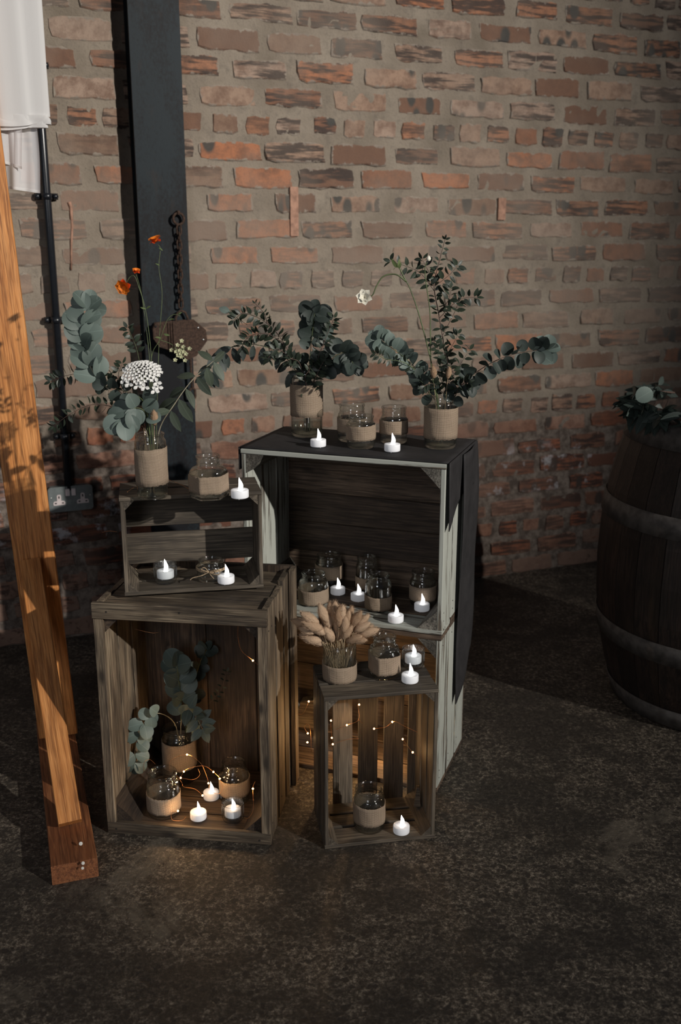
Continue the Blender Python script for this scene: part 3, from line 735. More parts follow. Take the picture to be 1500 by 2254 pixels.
def jar(name, label, loc, Rb, H_, Rn, zs, zn, band=None, rotz=0.0, shape=None, water=0.0, group='burlap wrapped jars', n=48, twine=None):
    t = thing(name, label, 'jar', loc, rotz, group)
    po, pi_ = jar_profile(Rb, H_, Rn, zs, zn)
    pr = po + pi_
    def sh(th, i):
        if not shape: return 1.0
        r, z = pr[i]; k_ = 1.0 if z <= zs+0.001 else max(0.0, 1-(z-zs)/(zn-zs))
        return 1 + (shape(th)-1)*k_
    V, F = lathe(pr, n, sh); add('glass', make_mesh('jar_glass', V, F, 'glass', True), t)
    if water > 0:
        wr = Rb-0.0026
        V, F = lathe([(0,0.0055),(wr*0.9,0.0062),(wr,0.011),(wr,water-0.001),(wr-0.0005,water),(0,water)], 32, (lambda th, i: shape(th)) if shape else None)
        add('water', make_mesh('water', V, F, 'water', True), t)
    def rad_at(z):
        for (r0,z0),(r1,z1) in zip(po[2:-3], po[3:-2]):
            if z0 <= z <= z1 and z1 > z0: return r0+(r1-r0)*(z-z0)/(z1-z0)
        return Rb
    if band:
        z0, z1 = band; nn_ = 72; rows = 6; rr = random.Random(int(Rb*1e6)+int(loc[0]*1000)); V = []; F = []; U = []
        ej = [(rr.uniform(-.0009,.0009), rr.uniform(-.0007,.0007)) for _ in range(nn_)]; sl = rr.uniform(-0.0015,0.0015)
        for layer in (0, 1):
            for j in range(rows+1):
                for i in range(nn_+1):
                    th = 2*PI*i/nn_; a, b_ = ej[i % nn_]
                    z = z0+(z1-z0)*j/rows + (a if j == 0 else b_ if j == rows else 0) + sl*math.cos(th)
                    q = (rad_at(min(max(z,0.004),H_-0.01)) + 0.0006 + 0.0011*layer)*(sh_b(shape, th) if shape else 1.0) + 0.0003*math.sin(th*9+j)
                    V.append((q*math.cos(th), q*math.sin(th), z)); U.append((th*Rb, z))
        m1 = (rows+1)*(nn_+1)
        for j in range(rows):
            for i in range(nn_):
                a = j*(nn_+1)+i; F.append((m1+a,m1+a+1,m1+a+nn_+2,m1+a+nn_+1)); F.append((a,a+nn_+1,a+nn_+2,a+1))
        for i in range(nn_):
            F.append((i,i+1,m1+i+1,m1+i)); a = rows*(nn_+1)+i; F.append((a+1,a,m1+a,m1+a+1))
        add('burlap_band', make_mesh('burlap_band', V, F, 'burlap', True, U), t)
    return t
def sh_b(shape, th): return shape(th)

Z_TC = 0.5535+0.2205+0.0008; Z_TCI = 0.5535+0.0085+0.0006; Z_BT = 0.409+0.4078+0.0040; Z_BI = 0.409+0.0115+0.0006; Z_ST = 0.3655+0.0006; Z_SI = 0.0085+0.0006; Z_LI = 0.0185+0.0008
# on the top of the small upper left crate
jar('glass_jar', 'tall burlap wrapped jar holding the orange and white flowers at left', (-0.3957,2.0385,Z_TC), 0.0325, 0.137, 0.028, 0.117, 0.124, (0.029,0.106), water=0.06)
jar('glass_jar', 'squat faceted jar in burlap beside the left flower jar', (-0.2767,2.0350,Z_TC), 0.0385, 0.0905, 0.0235, 0.052, 0.068, (0.014,0.051), rotz=math.radians(12), shape=poly_shape(6, 0.15))
# inside it
def twine_on(parent, r, z, tag_bow=True):
    mb = MB()
    for k_ in range(3):
        pts = [(r*math.cos(a/24*2*PI), r*math.sin(a/24*2*PI), z+k_*0.0022+0.0006*math.sin(a)) for a in range(25)]
        V, F = tube(pts, 0.0011, 5); mb.join(V, F)
    c0 = Vector((0,-r-0.002,z+0.002))
    for pts in ([(0,0,0),(0.012,-.006,0.007),(0.024,-.006,0.006),(0.023,-.007,-0.003),(0.010,-.006,-0.002),(0,0,0)],
                [(0,0,0),(-0.010,-.006,0.006),(-0.016,-.005,0.009),(-0.008,-.004,0.012),(0,0,0)],
                [(0,0,0),(-0.016,-.006,-0.006),(-0.034,-.008,-0.010),(-0.040,-.012,-0.014)],[(0,0,0),(0.008,-.006,-0.009),(0.012,-.008,-0.012)]):
        V, F = tube([c0+p for p in smooth_path(pts, 4)], 0.0011, 5); mb.join(V, F)
    add('twine_bow', mb.mesh('twine_bow','twine',True), parent)
tj = jar('glass_jar', 'low bare glass jar tied with a twine bow inside the slatted crate', (-0.2901,2.118,Z_TCI), 0.031, 0.0475, 0.026, 0.030, 0.037, None)
twine_on(tj, 0.0325, 0.026)
# on top of the stacked crates
jar('glass_jar', 'tall jar with water showing, left on the black runner', (-0.0846,2.4730,Z_BT), 0.0395, 0.165, 0.0345, 0.140, 0.148, (0.051,0.130), water=0.036)
jar('glass_jar', 'burlap jar mostly hidden behind the front jar on the runner', (0.0278,2.4100,Z_BT), 0.0345, 0.0900, 0.030, 0.060, 0.068, (0.022,0.056))
jar('glass_jar', 'low wide jar, front one of three empty jars on the runner', (0.0486,2.3300,Z_BT), 0.0335, 0.0760, 0.0285, 0.054, 0.060, (0.019,0.054))
jar('glass_jar', 'empty burlap jar right of its two neighbours on the runner', (0.1288,2.3850,Z_BT), 0.0330, 0.0880, 0.0285, 0.054, 0.064, (0.023,0.056))
jar('glass_jar', 'tall burlap jar with the upright green sprays at right of the runner', (0.2370,2.3300,Z_BT), 0.0385, 0.128, 0.033, 0.102, 0.110, (0.023,0.096), water=0.055)
# inside the upper big crate
jar('glass_jar', 'burlap jar at the back left inside the upper big crate', (-0.0300,2.4780,Z_BI), 0.0350, 0.0840, 0.030, 0.058, 0.066, (0.022,0.058))
jar('glass_jar', 'round jar with brown string wrap, front left in the upper crate', (-0.0675,2.3450,Z_BI), 0.0365, 0.0800, 0.0275, 0.048, 0.064, (0.004,0.040))
jar('glass_jar', 'narrow jar at the back centre inside the upper big crate', (0.0680,2.4450,Z_BI), 0.0280, 0.0880, 0.024, 0.058, 0.070, (0.006,0.036))
jar('glass_jar', 'rounded shoulder jar front centre inside the upper big crate', (0.0925,2.3030,Z_BI), 0.0320, 0.0900, 0.0265, 0.058, 0.073, (0.004,0.038))
jar('glass_jar', 'burlap jar near the right side inside the upper big crate', (0.2050,2.3400,Z_BI), 0.0325, 0.0860, 0.0270, 0.056, 0.066, (0.014,0.051))
# on the front slatted crate
jar('glass_jar', 'straight jar filled with bunny tail grass on the front crate', (-0.0020,2.0230,Z_ST), 0.0365, 0.0860, 0.0350, 0.074, 0.078, (0.001,0.039))
jar('glass_jar', 'squarish jar in burlap on top of the front slatted crate', (0.0968,2.0400,Z_ST), 0.0350, 0.0930, 0.0240, 0.058, 0.070, (0.011,0.053), rotz=math.radians(-20), shape=poly_shape(4, 0.55))
# inside the front slatted crate
jar('glass_jar', 'single burlap jar standing inside the front slatted crate', (0.0650,1.9980,Z_SI), 0.0350, 0.1000, 0.0305, 0.072, 0.080, (0.020,0.066))
# inside the large left crate
jar('glass_jar', 'burlap jar holding eucalyptus inside the large left crate', (-0.3932,2.190,Z_LI), 0.0400, 0.1380, 0.036, 0.112, 0.120, (0.040,0.109), water=0.05)
jar('glass_jar', 'wide empty jar front left inside the large left crate', (-0.4078,2.0400,Z_LI), 0.0375, 0.1050, 0.0315, 0.070, 0.080, (0.014,0.055))
jar('glass_jar', 'empty narrow mouthed jar at the right inside the large left crate', (-0.2497,2.0950,Z_LI), 0.0350, 0.1000, 0.0270, 0.062, 0.076, (0.022,0.062))

# ------------------------------------------------------------------ tealights and ribbed holders
tl = thing('led_tealight', 'white tealight on the plank top of the upper slatted crate', 'candle', (-0.2111,2.027,Z_TC), 0.0, 'white LED tealights')
mb = MB()
V, F = lathe([(0,0.0008),(0.0170,0.0008),(0.0182,0.0014),(0.0187,0.0030),(0.0187,0.0160),(0.0183,0.0172),(0.0172,0.0178),(0.0120,0.0174),(0.0070,0.0165),(0.0055,0.0162),(0,0.0162)], 40); mb.join(V, F)
for a in (0.5,2.6,4.7):
    V, F = lathe([(0,-0.0006),(0.0011,-0.0006),(0.0011,0.001),(0,0.001)], 8); mb.join(V, F, Matrix.Translation((0.0145*math.cos(a),0.0145*math.sin(a),0)))
add('tealight_body', mb.mesh('tealight_body','candle',True), tl, (0,0,0.0006))
V = []; F = []; nf = 12; rows = 11
for j in range(rows+1):
    t = j/rows; z = 0.0155+0.0285*t
    rr_ = 0.0056*(math.sin(PI*min(1,(t*0.80+0.20)))**0.9)*(1-0.45*t) + 0.0002 if t < 1 else 0.0001
    cxx = 0.0022*math.sin(t*4.2) + 0.0012*t
    for i in range(nf):
        a = 2*PI*i/nf; V.append((cxx+rr_*math.cos(a), rr_*math.sin(a)*0.8, z))
for j in range(rows):
    for i in range(nf): F.append((j*nf+i, j*nf+(i+1)%nf, (j+1)*nf+(i+1)%nf, (j+1)*nf+i))
F.append(tuple(range(nf))[::-1]); F.append(tuple(rows*nf+i for i in range(nf)))
add('flame', make_mesh('flame', V, F, 'flame', True), tl)
tls = [((-0.2537,2.0925,Z_TCI),'white tealight in front of the twine tied jar'),
 ((-0.0529,2.3290,Z_BT),'white tealight left of the empty jars on the runner'), ((0.1203,2.2760,Z_BT),'white tealight right of the empty jars on the runner'),
 ((-0.0069,2.4050,Z_BI),'white tealight farthest back in the upper big crate'), ((0.0441,2.3600,Z_BI),'white tealight behind the rounded jar in the upper crate'),
 ((0.1990,2.2900,Z_BI),'white tealight before the rightmost jar in the upper crate'), ((0.1311,2.2150,Z_BI),'white tealight at the front edge of the upper big crate'),
 ((0.1517,2.0030,Z_ST),'white tealight on the front edge of the front crate top'), ((0.1371,1.9760,Z_SI),'white tealight inside the front slatted crate'),
 ((-0.3064,2.1000,Z_LI),'white tealight farther back inside the large left crate'), ((-0.3252,2.0150,Z_LI),'white tealight at the front inside the large left crate')]
for loc, lb in tls: dup(tl, loc, R.uniform(-0.7,0.7), lb)
def ribbed(loc, lb, lb2):
    t = thing('ribbed_glass_holder', lb, 'candle holder', loc, 0, 'ribbed glass candle holders')
    po = [(0,0.001),(0.0190,0.0),(0.0222,0.0015),(0.0240,0.006),(0.0250,0.009),(0.0250,0.010),(0.0253,0.036),(0.0258,0.038),(0.0258,0.0425),(0.0252,0.044)]
    pi_ = [(0.0238,0.0438),(0.0232,0.040),(0.0226,0.012),(0.0215,0.0095),(0,0.0090)]
    pr = po+pi_
    def shp(th, i):
        if 5 <= i <= 6: return 1+0.030*math.cos(th*32)
        return 1.0
    V, F = lathe(pr, 228, shp)
    add('glass', make_mesh('ribbed_glass', V, F, 'ribglass', True), t)
    dup(tl, (loc[0],loc[1],loc[2]+0.0096), R.uniform(-.5,.5), lb2)
ribbed((-0.3886,2.0985,Z_TCI), 'ribbed glass holder inside the upper slatted crate', 'tealight inside the ribbed glass of the upper slatted crate')
ribbed((0.1640,2.0830,Z_ST), 'ribbed glass holder at the back right of the front crate top', 'tealight inside the ribbed glass on the front crate top')
ribbed((-0.2458,2.0120,Z_LI), 'ribbed glass holder inside the large left crate', 'tealight inside the ribbed glass in the large left crate')

# ------------------------------------------------------------------ leaves and sprigs
def leaf_mesh(name, L, W_, mat, cup=0.12, tipw=0.5, n=6, rnd=False):
    """unit leaf along +x from the origin, length L, width W_"""
    V = [(0,0,0)]; F = []
    for i in range(1, n):
        t = i/n if not rnd else 0.5-0.5*math.cos(PI*i/n); wdt = W_/2*(math.sin(PI*t**tipw)**0.75 if not rnd else math.sqrt(max(0,1-(2*t-1)**2))); z = cup*math.sin(PI*t)*0.25
        V += [(L*t, -wdt, z+cup*wdt), (L*t, 0, z), (L*t, wdt, z+cup*wdt)]
    V.append((L,0,-0.02*cup))
    F += [(0,1,2),(0,2,3)]
    for i in range(n-2):
        a = 1+3*i; F += [(a,a+3,a+4,a+1),(a+1,a+4,a+5,a+2)]
    a = 1+3*(n-2); F += [(a,a+3,a+1),(a+1,a+3,a+2)]
    return make_mesh(name, V, F, mat, True)
LM = {k_: v for k_, v in (
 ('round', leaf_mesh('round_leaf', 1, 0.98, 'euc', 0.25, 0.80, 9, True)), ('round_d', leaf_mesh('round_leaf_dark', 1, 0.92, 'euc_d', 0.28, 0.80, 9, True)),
 ('oval', leaf_mesh('oval_leaf', 1, 0.62, 'euc', 0.2, 0.8)), ('small', leaf_mesh('small_leaf', 1, 0.46, 'small', 0.2, 0.85, 4)),
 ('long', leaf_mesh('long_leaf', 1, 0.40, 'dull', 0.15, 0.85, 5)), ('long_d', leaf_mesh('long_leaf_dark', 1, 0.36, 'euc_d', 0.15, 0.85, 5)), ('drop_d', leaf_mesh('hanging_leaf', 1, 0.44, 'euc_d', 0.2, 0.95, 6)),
 ('fresh', leaf_mesh('fresh_leaf', 1, 0.34, 'fresh', 0.2, 0.8, 4)))}
CAMV = Vector((0,0,CAM_H))
def place_leaf(root, origin, d, size, kind, face, rr, name='leaf'):
    """origin world point, d direction the leaf points, face 0..1 how far its blade turns to the viewer"""
    d = d.normalized(); tc_ = (CAMV-origin).normalized()
    rv = Vector((rr.uniform(-1,1), rr.uniform(-1,1), rr.uniform(-1,1)+0.4))
    nrm = tc_*face + rv.normalized()*(1-face); nrm = (nrm - d*nrm.dot(d))
    nrm = nrm.normalized() if nrm.length > 1e-3 else d.orthogonal().normalized()
    y = nrm.cross(d); m3 = Matrix((d, y, nrm)).transposed()
    return add(name, LM[kind], root, origin-root.location, m3.to_euler(), (size,size*rr.uniform(0.9,1.08),size))
def sprig(name, label, branches, cat='foliage', group=None, seed=0, stem_mat='stem', root_at=None, stem_r=0.0013):
    """branches: list of dict(path=[(px,py,Y)..], kind, n, s0, s1, t0, face, droop, spread)"""
    rr = random.Random(seed)
    first = smooth_path([at(*p) for p in branches[0]['path']], 5)
    root = thing(name, label, cat, tuple(root_at or first[0]), 0, group)
    rl = root.location.copy()
    mb = MB(); leaves = []
    for b_ in branches:
        P_ = smooth_path([at(*p) for p in b_['path']], 6)
        r0 = b_.get('r', stem_r); V, F = tube([p-rl for p in P_], r0, 5, r0*0.45); mb.join(V, F)
        n = b_.get('n', 0); m_ = len(P_)-1
        for i in range(n):
            t = b_.get('t0', 0.15) + (1-b_.get('t0', 0.15))*(i+rr.uniform(-.15,.15))/max(1, n-1); t = min(max(t, 0), 1)
            q = t*m_; a = min(int(q), m_-1); p = P_[a].lerp(P_[a+1], q-a); tg = (P_[a+1]-P_[a]).normalized()
            size = (b_['s0'] + (b_['s1']-b_['s0'])*t)*rr.uniform(0.85,1.12)
            side = tg.cross(Vector((rr.uniform(-.4,.4),-1,rr.uniform(-.4,.4)))).normalized()
            for sgn in ((-1,1) if not b_.get('single') else (rr.choice((-1,1)),)):
                sp_ = b_.get('spread', 0.35)
                d = side*sgn + tg*rr.uniform(sp_*0.5, sp_*1.6) + Vector((rr.uniform(-.35,.35), rr.uniform(-.55,.35), rr.uniform(-.3,.3) - b_.get('droop', 0)))
                leaves.append((p + d.normalized()*0.0015, d, size, b_['kind'], b_.get('face', 0.5)))
        if b_.get('tip', True) and n:
            leaves.append((P_[-1], P_[-1]-P_[-2], b_['s1']*0.9, b_['kind'], 0.6))
    add('stem', mb.mesh('stem', stem_mat, True), root)
    for p, d, s_, kd, fc in leaves: place_leaf(root, p, d, s_, kd, fc, rr)
    return root
B = lambda path, kind, n, s0, s1, **k_: dict(path=path, kind=kind, n=n, s0=s0, s1=s1, **k_)
YA = 2.037
sprig('eucalyptus_sprig', 'tall silvery round leaved sprig curving up beside the black conduit', [
  B([(328,1050,YA),(322,950,YA),(270,885,YA-.01),(212,830,YA-.02),(186,770,YA-.02),(182,720,YA-.02),(192,676,YA-.01)], 'round', 10, 0.050, 0.040, t0=0.50, face=0.60, spread=0.9, droop=0.05)], seed=3, group='eucalyptus at left', stem_mat='pale_stem')
sprig('eucalyptus_sprig', 'drooping round leaves over the rim of the left flower jar', [
  B([(332,1050,YA),(330,950,YA-.01),(318,905,YA-.03),(290,900,YA-.045),(272,925,YA-.05)], 'round', 6, 0.036, 0.040, t0=0.42, face=0.7, droop=0.5),
  B([(330,960,YA-.01),(322,900,YA-.03),(300,870,YA-.02),(230,850,YA-.02)], 'round_d', 6, 0.032, 0.028, t0=0.4, face=0.5)], seed=4, group='eucalyptus at left')
sprig('leafy_twig', 'thin dark small leaved twigs reaching left towards the conduit', [
  B([(330,1040,YA),(318,940,YA-.01),(262,860,YA),(205,822,YA),(150,826,YA),(112,840,YA)], 'small', 20, 0.022, 0.018, t0=0.30, face=0.45),
  B([(322,950,YA),(270,905,YA-.01),(210,890,YA-.01),(160,908,YA),(118,938,YA)], 'small', 16, 0.020, 0.017, t0=0.25, face=0.4),
  B([(262,860,YA),(240,815,YA+.01),(205,812,YA+.01)], 'small', 5, 0.018, 0.016, t0=0.2),
  B([(300,900,YA),(262,835,YA),(270,800,YA)], 'small', 6, 0.022, 0.018, t0=0.2)], seed=5, group='small leaved twigs at left', stem_mat='red_stem', stem_r=0.0009)
sprig('leafy_twig', 'fine upright twig above the white lace flower', [
  B([(335,1040,YA+.01),(326,930,YA+.01),(306,790,YA+.01),(292,745,YA+.01),(280,722,YA+.01)], 'small', 8, 0.020, 0.017, t0=0.55, face=0.6)], seed=6, group='small leaved twigs at left', stem_r=0.0007)
sprig('eucalyptus_sprig', 'drooping long leaved branch leaning right from the left flower jar', [
  B([(345,1050,YA),(350,950,YA),(384,890,YA),(425,835,YA+.03),(470,795,YA+.09)], 'long', 6, 0.058, 0.050, t0=0.45, face=0.65, droop=0.9, spread=0.2)], seed=7, group='eucalyptus at left', stem_mat='pale_stem', stem_r=0.0016)
# flowers -------------------------------------------------------------
def flower_stem(name, label, paths, extra_leaves=(), seed=0, group=None, mat='stem', r=0.0008, cat='flower'):
    rr = random.Random(seed); P0 = at(*paths[0][0]); root = thing(name, label, cat, tuple(P0), 0, group)
    mb = MB()
    for p in paths:
        P_ = smooth_path([at(*q) for q in p], 6); V, F = tube([x-P0 for x in P_], r, 5, r*0.7); mb.join(V, F)
    add('stem', mb.mesh('stem', mat, True), root)
    for (px,py,Y,dx,dz,s_) in extra_leaves: place_leaf(root, at(px,py,Y), Vector((dx,-0.2,dz)), s_, 'fresh', 0.5, rr)
    return root
def petals(root, c, n, size, kind_mat, axis, rr, name='petal', width=0.8, cone=0.5, layers=1):
    key = 'pet_'+kind_mat+str(width)
    if key not in LM: LM[key] = leaf_mesh(key, 1, width, kind_mat, 0.4, 1.3, 5)
    ax = Vector(axis).normalized(); u = ax.orthogonal().normalized(); v = ax.cross(u)
    for l in range(layers):
        for i in range(n):
            a = 2*PI*(i+0.5*l)/n + rr.uniform(-.15,.15); d = (u*math.cos(a)+v*math.sin(a)) + ax*(cone+0.55*l)
            y = ax.cross(d).normalized(); dn = d.normalized(); nn_ = dn.cross(y); m3 = Matrix((dn, y, nn_)).transposed()
            add(name, LM[key], root, c-root.location, m3.to_euler(), (size*(1-.2*l),)*3)
def geum(c, size, axis, seed, label, paths, lv=()):
    rt = flower_stem('orange_flower', label, paths, lv, seed, 'orange flowers'); rr = random.Random(seed)
    size *= 1.35; petals(rt, at(*c), 6, size, 'petal_o', axis, rr, cone=0.7, layers=2, width=0.95)
    petals(rt, at(*c), 5, size*0.75, 'petal_r', axis, rr, cone=0.15, width=0.9)
    return rt
geum((344,534,YA+.01), 0.013, (-0.3,-0.3,1), 1, 'tallest orange flower, alone in front of the steel column', [[(340,1050,YA),(345,930,YA),(350,760,YA+.01),(357,650,YA+.01),(350,590,YA+.01),(353,548,YA+.01),(347,538,YA+.01)]], [(352,585,YA+.01,-1,0.5,0.010),(350,545,YA+.01,1,-0.8,0.010)])
geum((275,628,YA), 0.0150, (-0.3,-1,-0.4), 2, 'nodding red orange flower, lower left of the three', [[(338,1050,YA),(337,950,YA),(334,800,YA),(322,690,YA),(305,630,YA),(296,608,YA),(286,610,YA),(278,624,YA)]], [(322,680,YA,-1,0.3,0.012),(322,680,YA,1,0.6,0.012)])
geum((300,600,YA), 0.0080, (0.2,-0.4,1), 3, 'small half open orange bud above the nodding flower', [[(336,1050,YA),(336,950,YA),(330,800,YA),(318,690,YA+.005),(310,640,YA+.005),(300,604,YA)]], [])
# white lace flower
rt = flower_stem('lace_flower', 'flat white lace flower head in the left flower jar', [[(330,1050,YA),(325,950,YA-.01),(318,880,YA-.02),(313,835,YA-.02)]] + [[(313,840,YA-.02),(313+dx*0.6,822,YA-.02),(313+dx,812-abs(dx)*0.12*0+dy,YA-.02)] for dx,dy in ((-34,8),(-18,-8),(0,-14),(20,-8),(38,6),(-8,6),(12,8))], (), 8, None, 'stem', 0.0007)
rr = random.Random(9); c0 = at(313,818,YA-.02)
nv_ = Vector((0,-0.62,0.78)); vv_ = Vector((0,0.78,0.62))
for i in range(92):
    a = 2.39996*i; q = math.sqrt((i+0.5)/92); x = q*math.cos(a)*0.039; y = q*math.sin(a)*0.030
    p = c0 + Vector((x,0,0)) + vv_*y + nv_*(0.016*(1-q*q)) + Vector((0,0,-0.002)); sz = 0.0030+0.0018*q+rr.uniform(0,.0008)
    petals(rt, p, 4, sz, 'petal_w', Vector((x*10,0,0)) + vv_*y*10 + nv_, rr, 'petal', 0.8, 0.35)
for x, y, z in ((-0.034,-.012,-.016),(-0.024,-.018,-.022),(-0.006,-.020,-.026),(0.008,-.020,-.028),(0.031,-.012,-.020),(0.033,-.010,-.030),(0.026,-.012,-.036)):
    petals(rt, c0+Vector((x,y,z)), 3, 0.0105, 'petal_w', (x*6,-1,0.1), rr, 'petal', 0.7, 0.2)
# green white umbel
rt = flower_stem('green_umbel_flower', 'greenish white star umbel in front of the pulley block', [[(342,1050,YA),(330,880,YA),(334,785,YA),(352,748,YA),(368,705,YA),(384,692,YA),(397,696,YA)],[(352,748,YA),(378,758,YA),(396,776,YA)]] + [[(392,770,YA),(x,y,YA-.005)] for x,y in ((380,765),(398,757),(412,766),(418,768),(386,790),(398,784),(408,790),(402,774))], [(370,705,YA,1,0.2,0.014),(360,735,YA,1,-0.2,0.014),(356,745,YA,-1,0.2,0.014),(393,692,YA,1,0.6,0.009),(393,692,YA,0.2,1,0.007)], 12, None, 'stem', 0.0008)
for x, y in ((378,771),(391,760),(400,751),(404,764),(418,768),(388,775),(396,772),(386,793),(400,786),(408,794),(410,780),(398,779),(405,775),(392,783)):
    petals(rt, at(x,y,YA-.008), 5, 0.0052, 'umbel_g', (rr.uniform(-.3,.3),-1,0.5), rr, 'floret', 0.7, 0.35)
# bunny tails ------------------------------------------------------------
tv, tf = lathe([(0,0)] + [(0.5*math.sin(PI*(i/9))**0.75*(1-0.35*(i/9-0.35)**1*0.6), i/9) for i in range(1,9)] + [(0,1)], 12)
tailm = []
for s_ in range(4):
    rr = random.Random(70+s_); V = []
    for v in tv:
        q = 1+rr.uniform(-.10,.10); V.append((v[2], v[0]*q*0.62 + 0.08*math.sin(v[2]*3), v[1]*q*0.62))
    tailm.append(make_mesh('seed_head', V, tf, 'tail', True))
# short surface bristles joined to each head make it read soft
for s_, me in enumerate(list(tailm)):
    rr = random.Random(90+s_); V = [tuple(v.co) for v in me.vertices]; F = [tuple(p.vertices) for p in me.polygons]
    for i in range(420):
        t = rr.uniform(0.04,0.98); a = rr.uniform(0,2*PI); q = 0.31*math.sin(PI*t)**0.7
        p = Vector((t, q*math.cos(a)+0.08*math.sin(t*3), q*math.sin(a))); d = Vector((0.75, math.cos(a)*0.5, math.sin(a)*0.5)).normalized()
        sd = d.cross(Vector((rr.uniform(-1,1),rr.uniform(-1,1),rr.uniform(-1,1)))).normalized()*0.0055
        b0 = len(V); V += [tuple(p-sd), tuple(p+sd), tuple(p+d*rr.uniform(.07,.13))]; F.append((b0,b0+1,b0+2))
    tailm[s_] = make_mesh('seed_head', V, F, 'tail', True)
def bunny(base, tip_px, size, label, group, seed, hd=None):
    rr = random.Random(seed); tip = at(*tip_px); b0 = Vector(base); d = (tip-b0)
    root = thing('dried_bunny_tail', label, 'dried grass', base, 0, group)
    mid = b0.lerp(tip, 0.55) + Vector((0,0,0.006)); P_ = smooth_path([b0, mid, tip], 5)
    V, F = tube([p-b0 for p in P_], 0.0006, 4); add('stem', make_mesh('stem', V, F, 'straw', True), root)
    dd = (P_[-1]-P_[-2]).normalized() + Vector((rr.uniform(-.12,.12), rr.uniform(-.12,.12), rr.uniform(-.1,.15)))
    if hd: dd = Vector((hd[0]*0.95, rr.uniform(-.35,.2), hd[1]+0.28)).normalized()
    add('seed_head', rr.choice(tailm), root, tip-b0, dd.to_track_quat('X','Z').to_euler(), (size, size*0.70, size*0.70))
jt = (-0.0020, 2.0230)
tips = [(700,1372,-1.0,.2),(690,1352,-.9,.3),(668,1362,-1,0.1),(712,1390,-.7,.2),(722,1372,-.3,.8),(735,1362,-.1,1),(748,1366,0.1,1),(742,1392,0,.6),(765,1372,.3,.9),(775,1385,.6,.5),(792,1378,.9,.3),(806,1392,1,0.1),(782,1362,.6,.7),(715,1350,-.5,.8),(729,1345,-.2,1),(752,1350,.2,1),(768,1352,.4,.9),(706,1405,-.9,-.1),(752,1395,.2,.4),(728,1398,-.3,.4),(768,1400,.5,.3),(685,1380,-1,0),(695,1362,-.8,.4),(740,1378,.1,.8),(760,1385,.1,.6),(720,1388,-.4,.5),(798,1362,.8,.5),(738,1350,0,1),(757,1362,.2,.9),(776,1374,.5,.6),(704,1380,-.7,.2),(788,1395,.8,.1),(700,1408,-.9,-.15),(716,1411,-.6,-.1),(732,1412,-.2,.1),(748,1412,.1,.2),(764,1411,.5,.0),(780,1408,.8,-.1),(724,1404,-.5,.3),(756,1404,.4,.3),(740,1400,0,.5),(690,1400,-1,.05)]
for i, (px, py, dx, dz) in enumerate(tips):
    rr = random.Random(200+i); Y = 2.02 + rr.uniform(-.022,.030)
    px = 743+(px-743)*0.74; py = 1416-(1416-py)*0.68
    bunny((jt[0]+rr.uniform(-.016,.016), jt[1]+rr.uniform(-.016,.016), Z_ST+0.008+rr.uniform(0,.004)), (px, py, Y), rr.uniform(.042,.054), 'fluffy tan bunny tail grass in the jar on the front crate', 'bunny tail grass bunch', 300+i, (dx, dz))
bunny((-0.392,2.03,Z_TC+0.01), (340,938,YA-.03), 0.036, 'brown bunny tail low in the left flower jar', None, 1)
bunny((-0.398,2.03,Z_TC+0.01), (312,900,YA-.02), 0.022, 'small pale bunny tail above the left flower jar', None, 2)
# arrangement on the runner, left jar --------------------------------------
YB = 2.473
sprig('eucalyptus_sprig', 'long dark branch with hanging oval leaves stretching left', [
  B([(672,950,YB),(664,850,YB),(632,790,YB-.01),(580,762,YB-.02),(520,760,YB-.02),(478,790,YB-.02),(455,826,YB-.02)], 'drop_d', 13, 0.050, 0.042, t0=0.26, face=0.75, droop=0.9, spread=0.1)], seed=21, group='eucalyptus in the runner jars')
sprig('leafy_twig', 'dense small leaved branch rising left of the runner jar', [
  B([(676,950,YB),(666,845,YB-.02),(628,760,YB-.03),(588,712,YB-.04),(540,690,YB-.04),(515,705,YB-.04)], 'small', 28, 0.027, 0.021, t0=0.22, face=0.4),
  B([(628,760,YB-.03),(590,735,YB-.05),(550,740,YB-.05),(532,765,YB-.05)], 'small', 17, 0.028, 0.022, t0=0.1, face=0.4),
  B([(588,712,YB-.04),(582,690,YB-.04),(562,668,YB-.04)], 'small', 7, 0.016, 0.012, t0=0.1, face=0.3),
  B([(650,800,YB-.03),(612,768,YB-.05),(590,790,YB-.06)], 'small', 8, 0.026, 0.022, t0=0.1)], seed=22, group='small leaved twigs in the runner jars', stem_mat='red_stem')
sprig('eucalyptus_sprig', 'upright round leaved sprig at the centre of the left runner jar', [
  B([(678,950,YB),(678,850,YB),(684,770,YB-.01),(690,715,YB-.02),(693,690,YB-.02)], 'round_d', 8, 0.034, 0.038, t0=0.35, face=0.65)], seed=23, group='eucalyptus in the runner jars')
sprig('eucalyptus_sprig', 'single silvery leaf standing at the top of the left runner jar', [
  B([(680,950,YB+.01),(684,850,YB+.01),(690,760,YB+.01),(695,725,YB+.01)], 'round', 2, 0.046, 0.050, t0=0.85, face=0.85)], seed=28, group='eucalyptus in the runner jars')
sprig('eucalyptus_sprig', 'dark round leaved sprig leaning right from the left runner jar', [
  B([(682,950,YB),(686,850,YB),(722,798,YB-.01),(758,776,YB-.02),(778,800,YB-.03)], 'round_d', 9, 0.036, 0.040, t0=0.42, face=0.7, droop=0.25)], seed=24, group='eucalyptus in the runner jars')
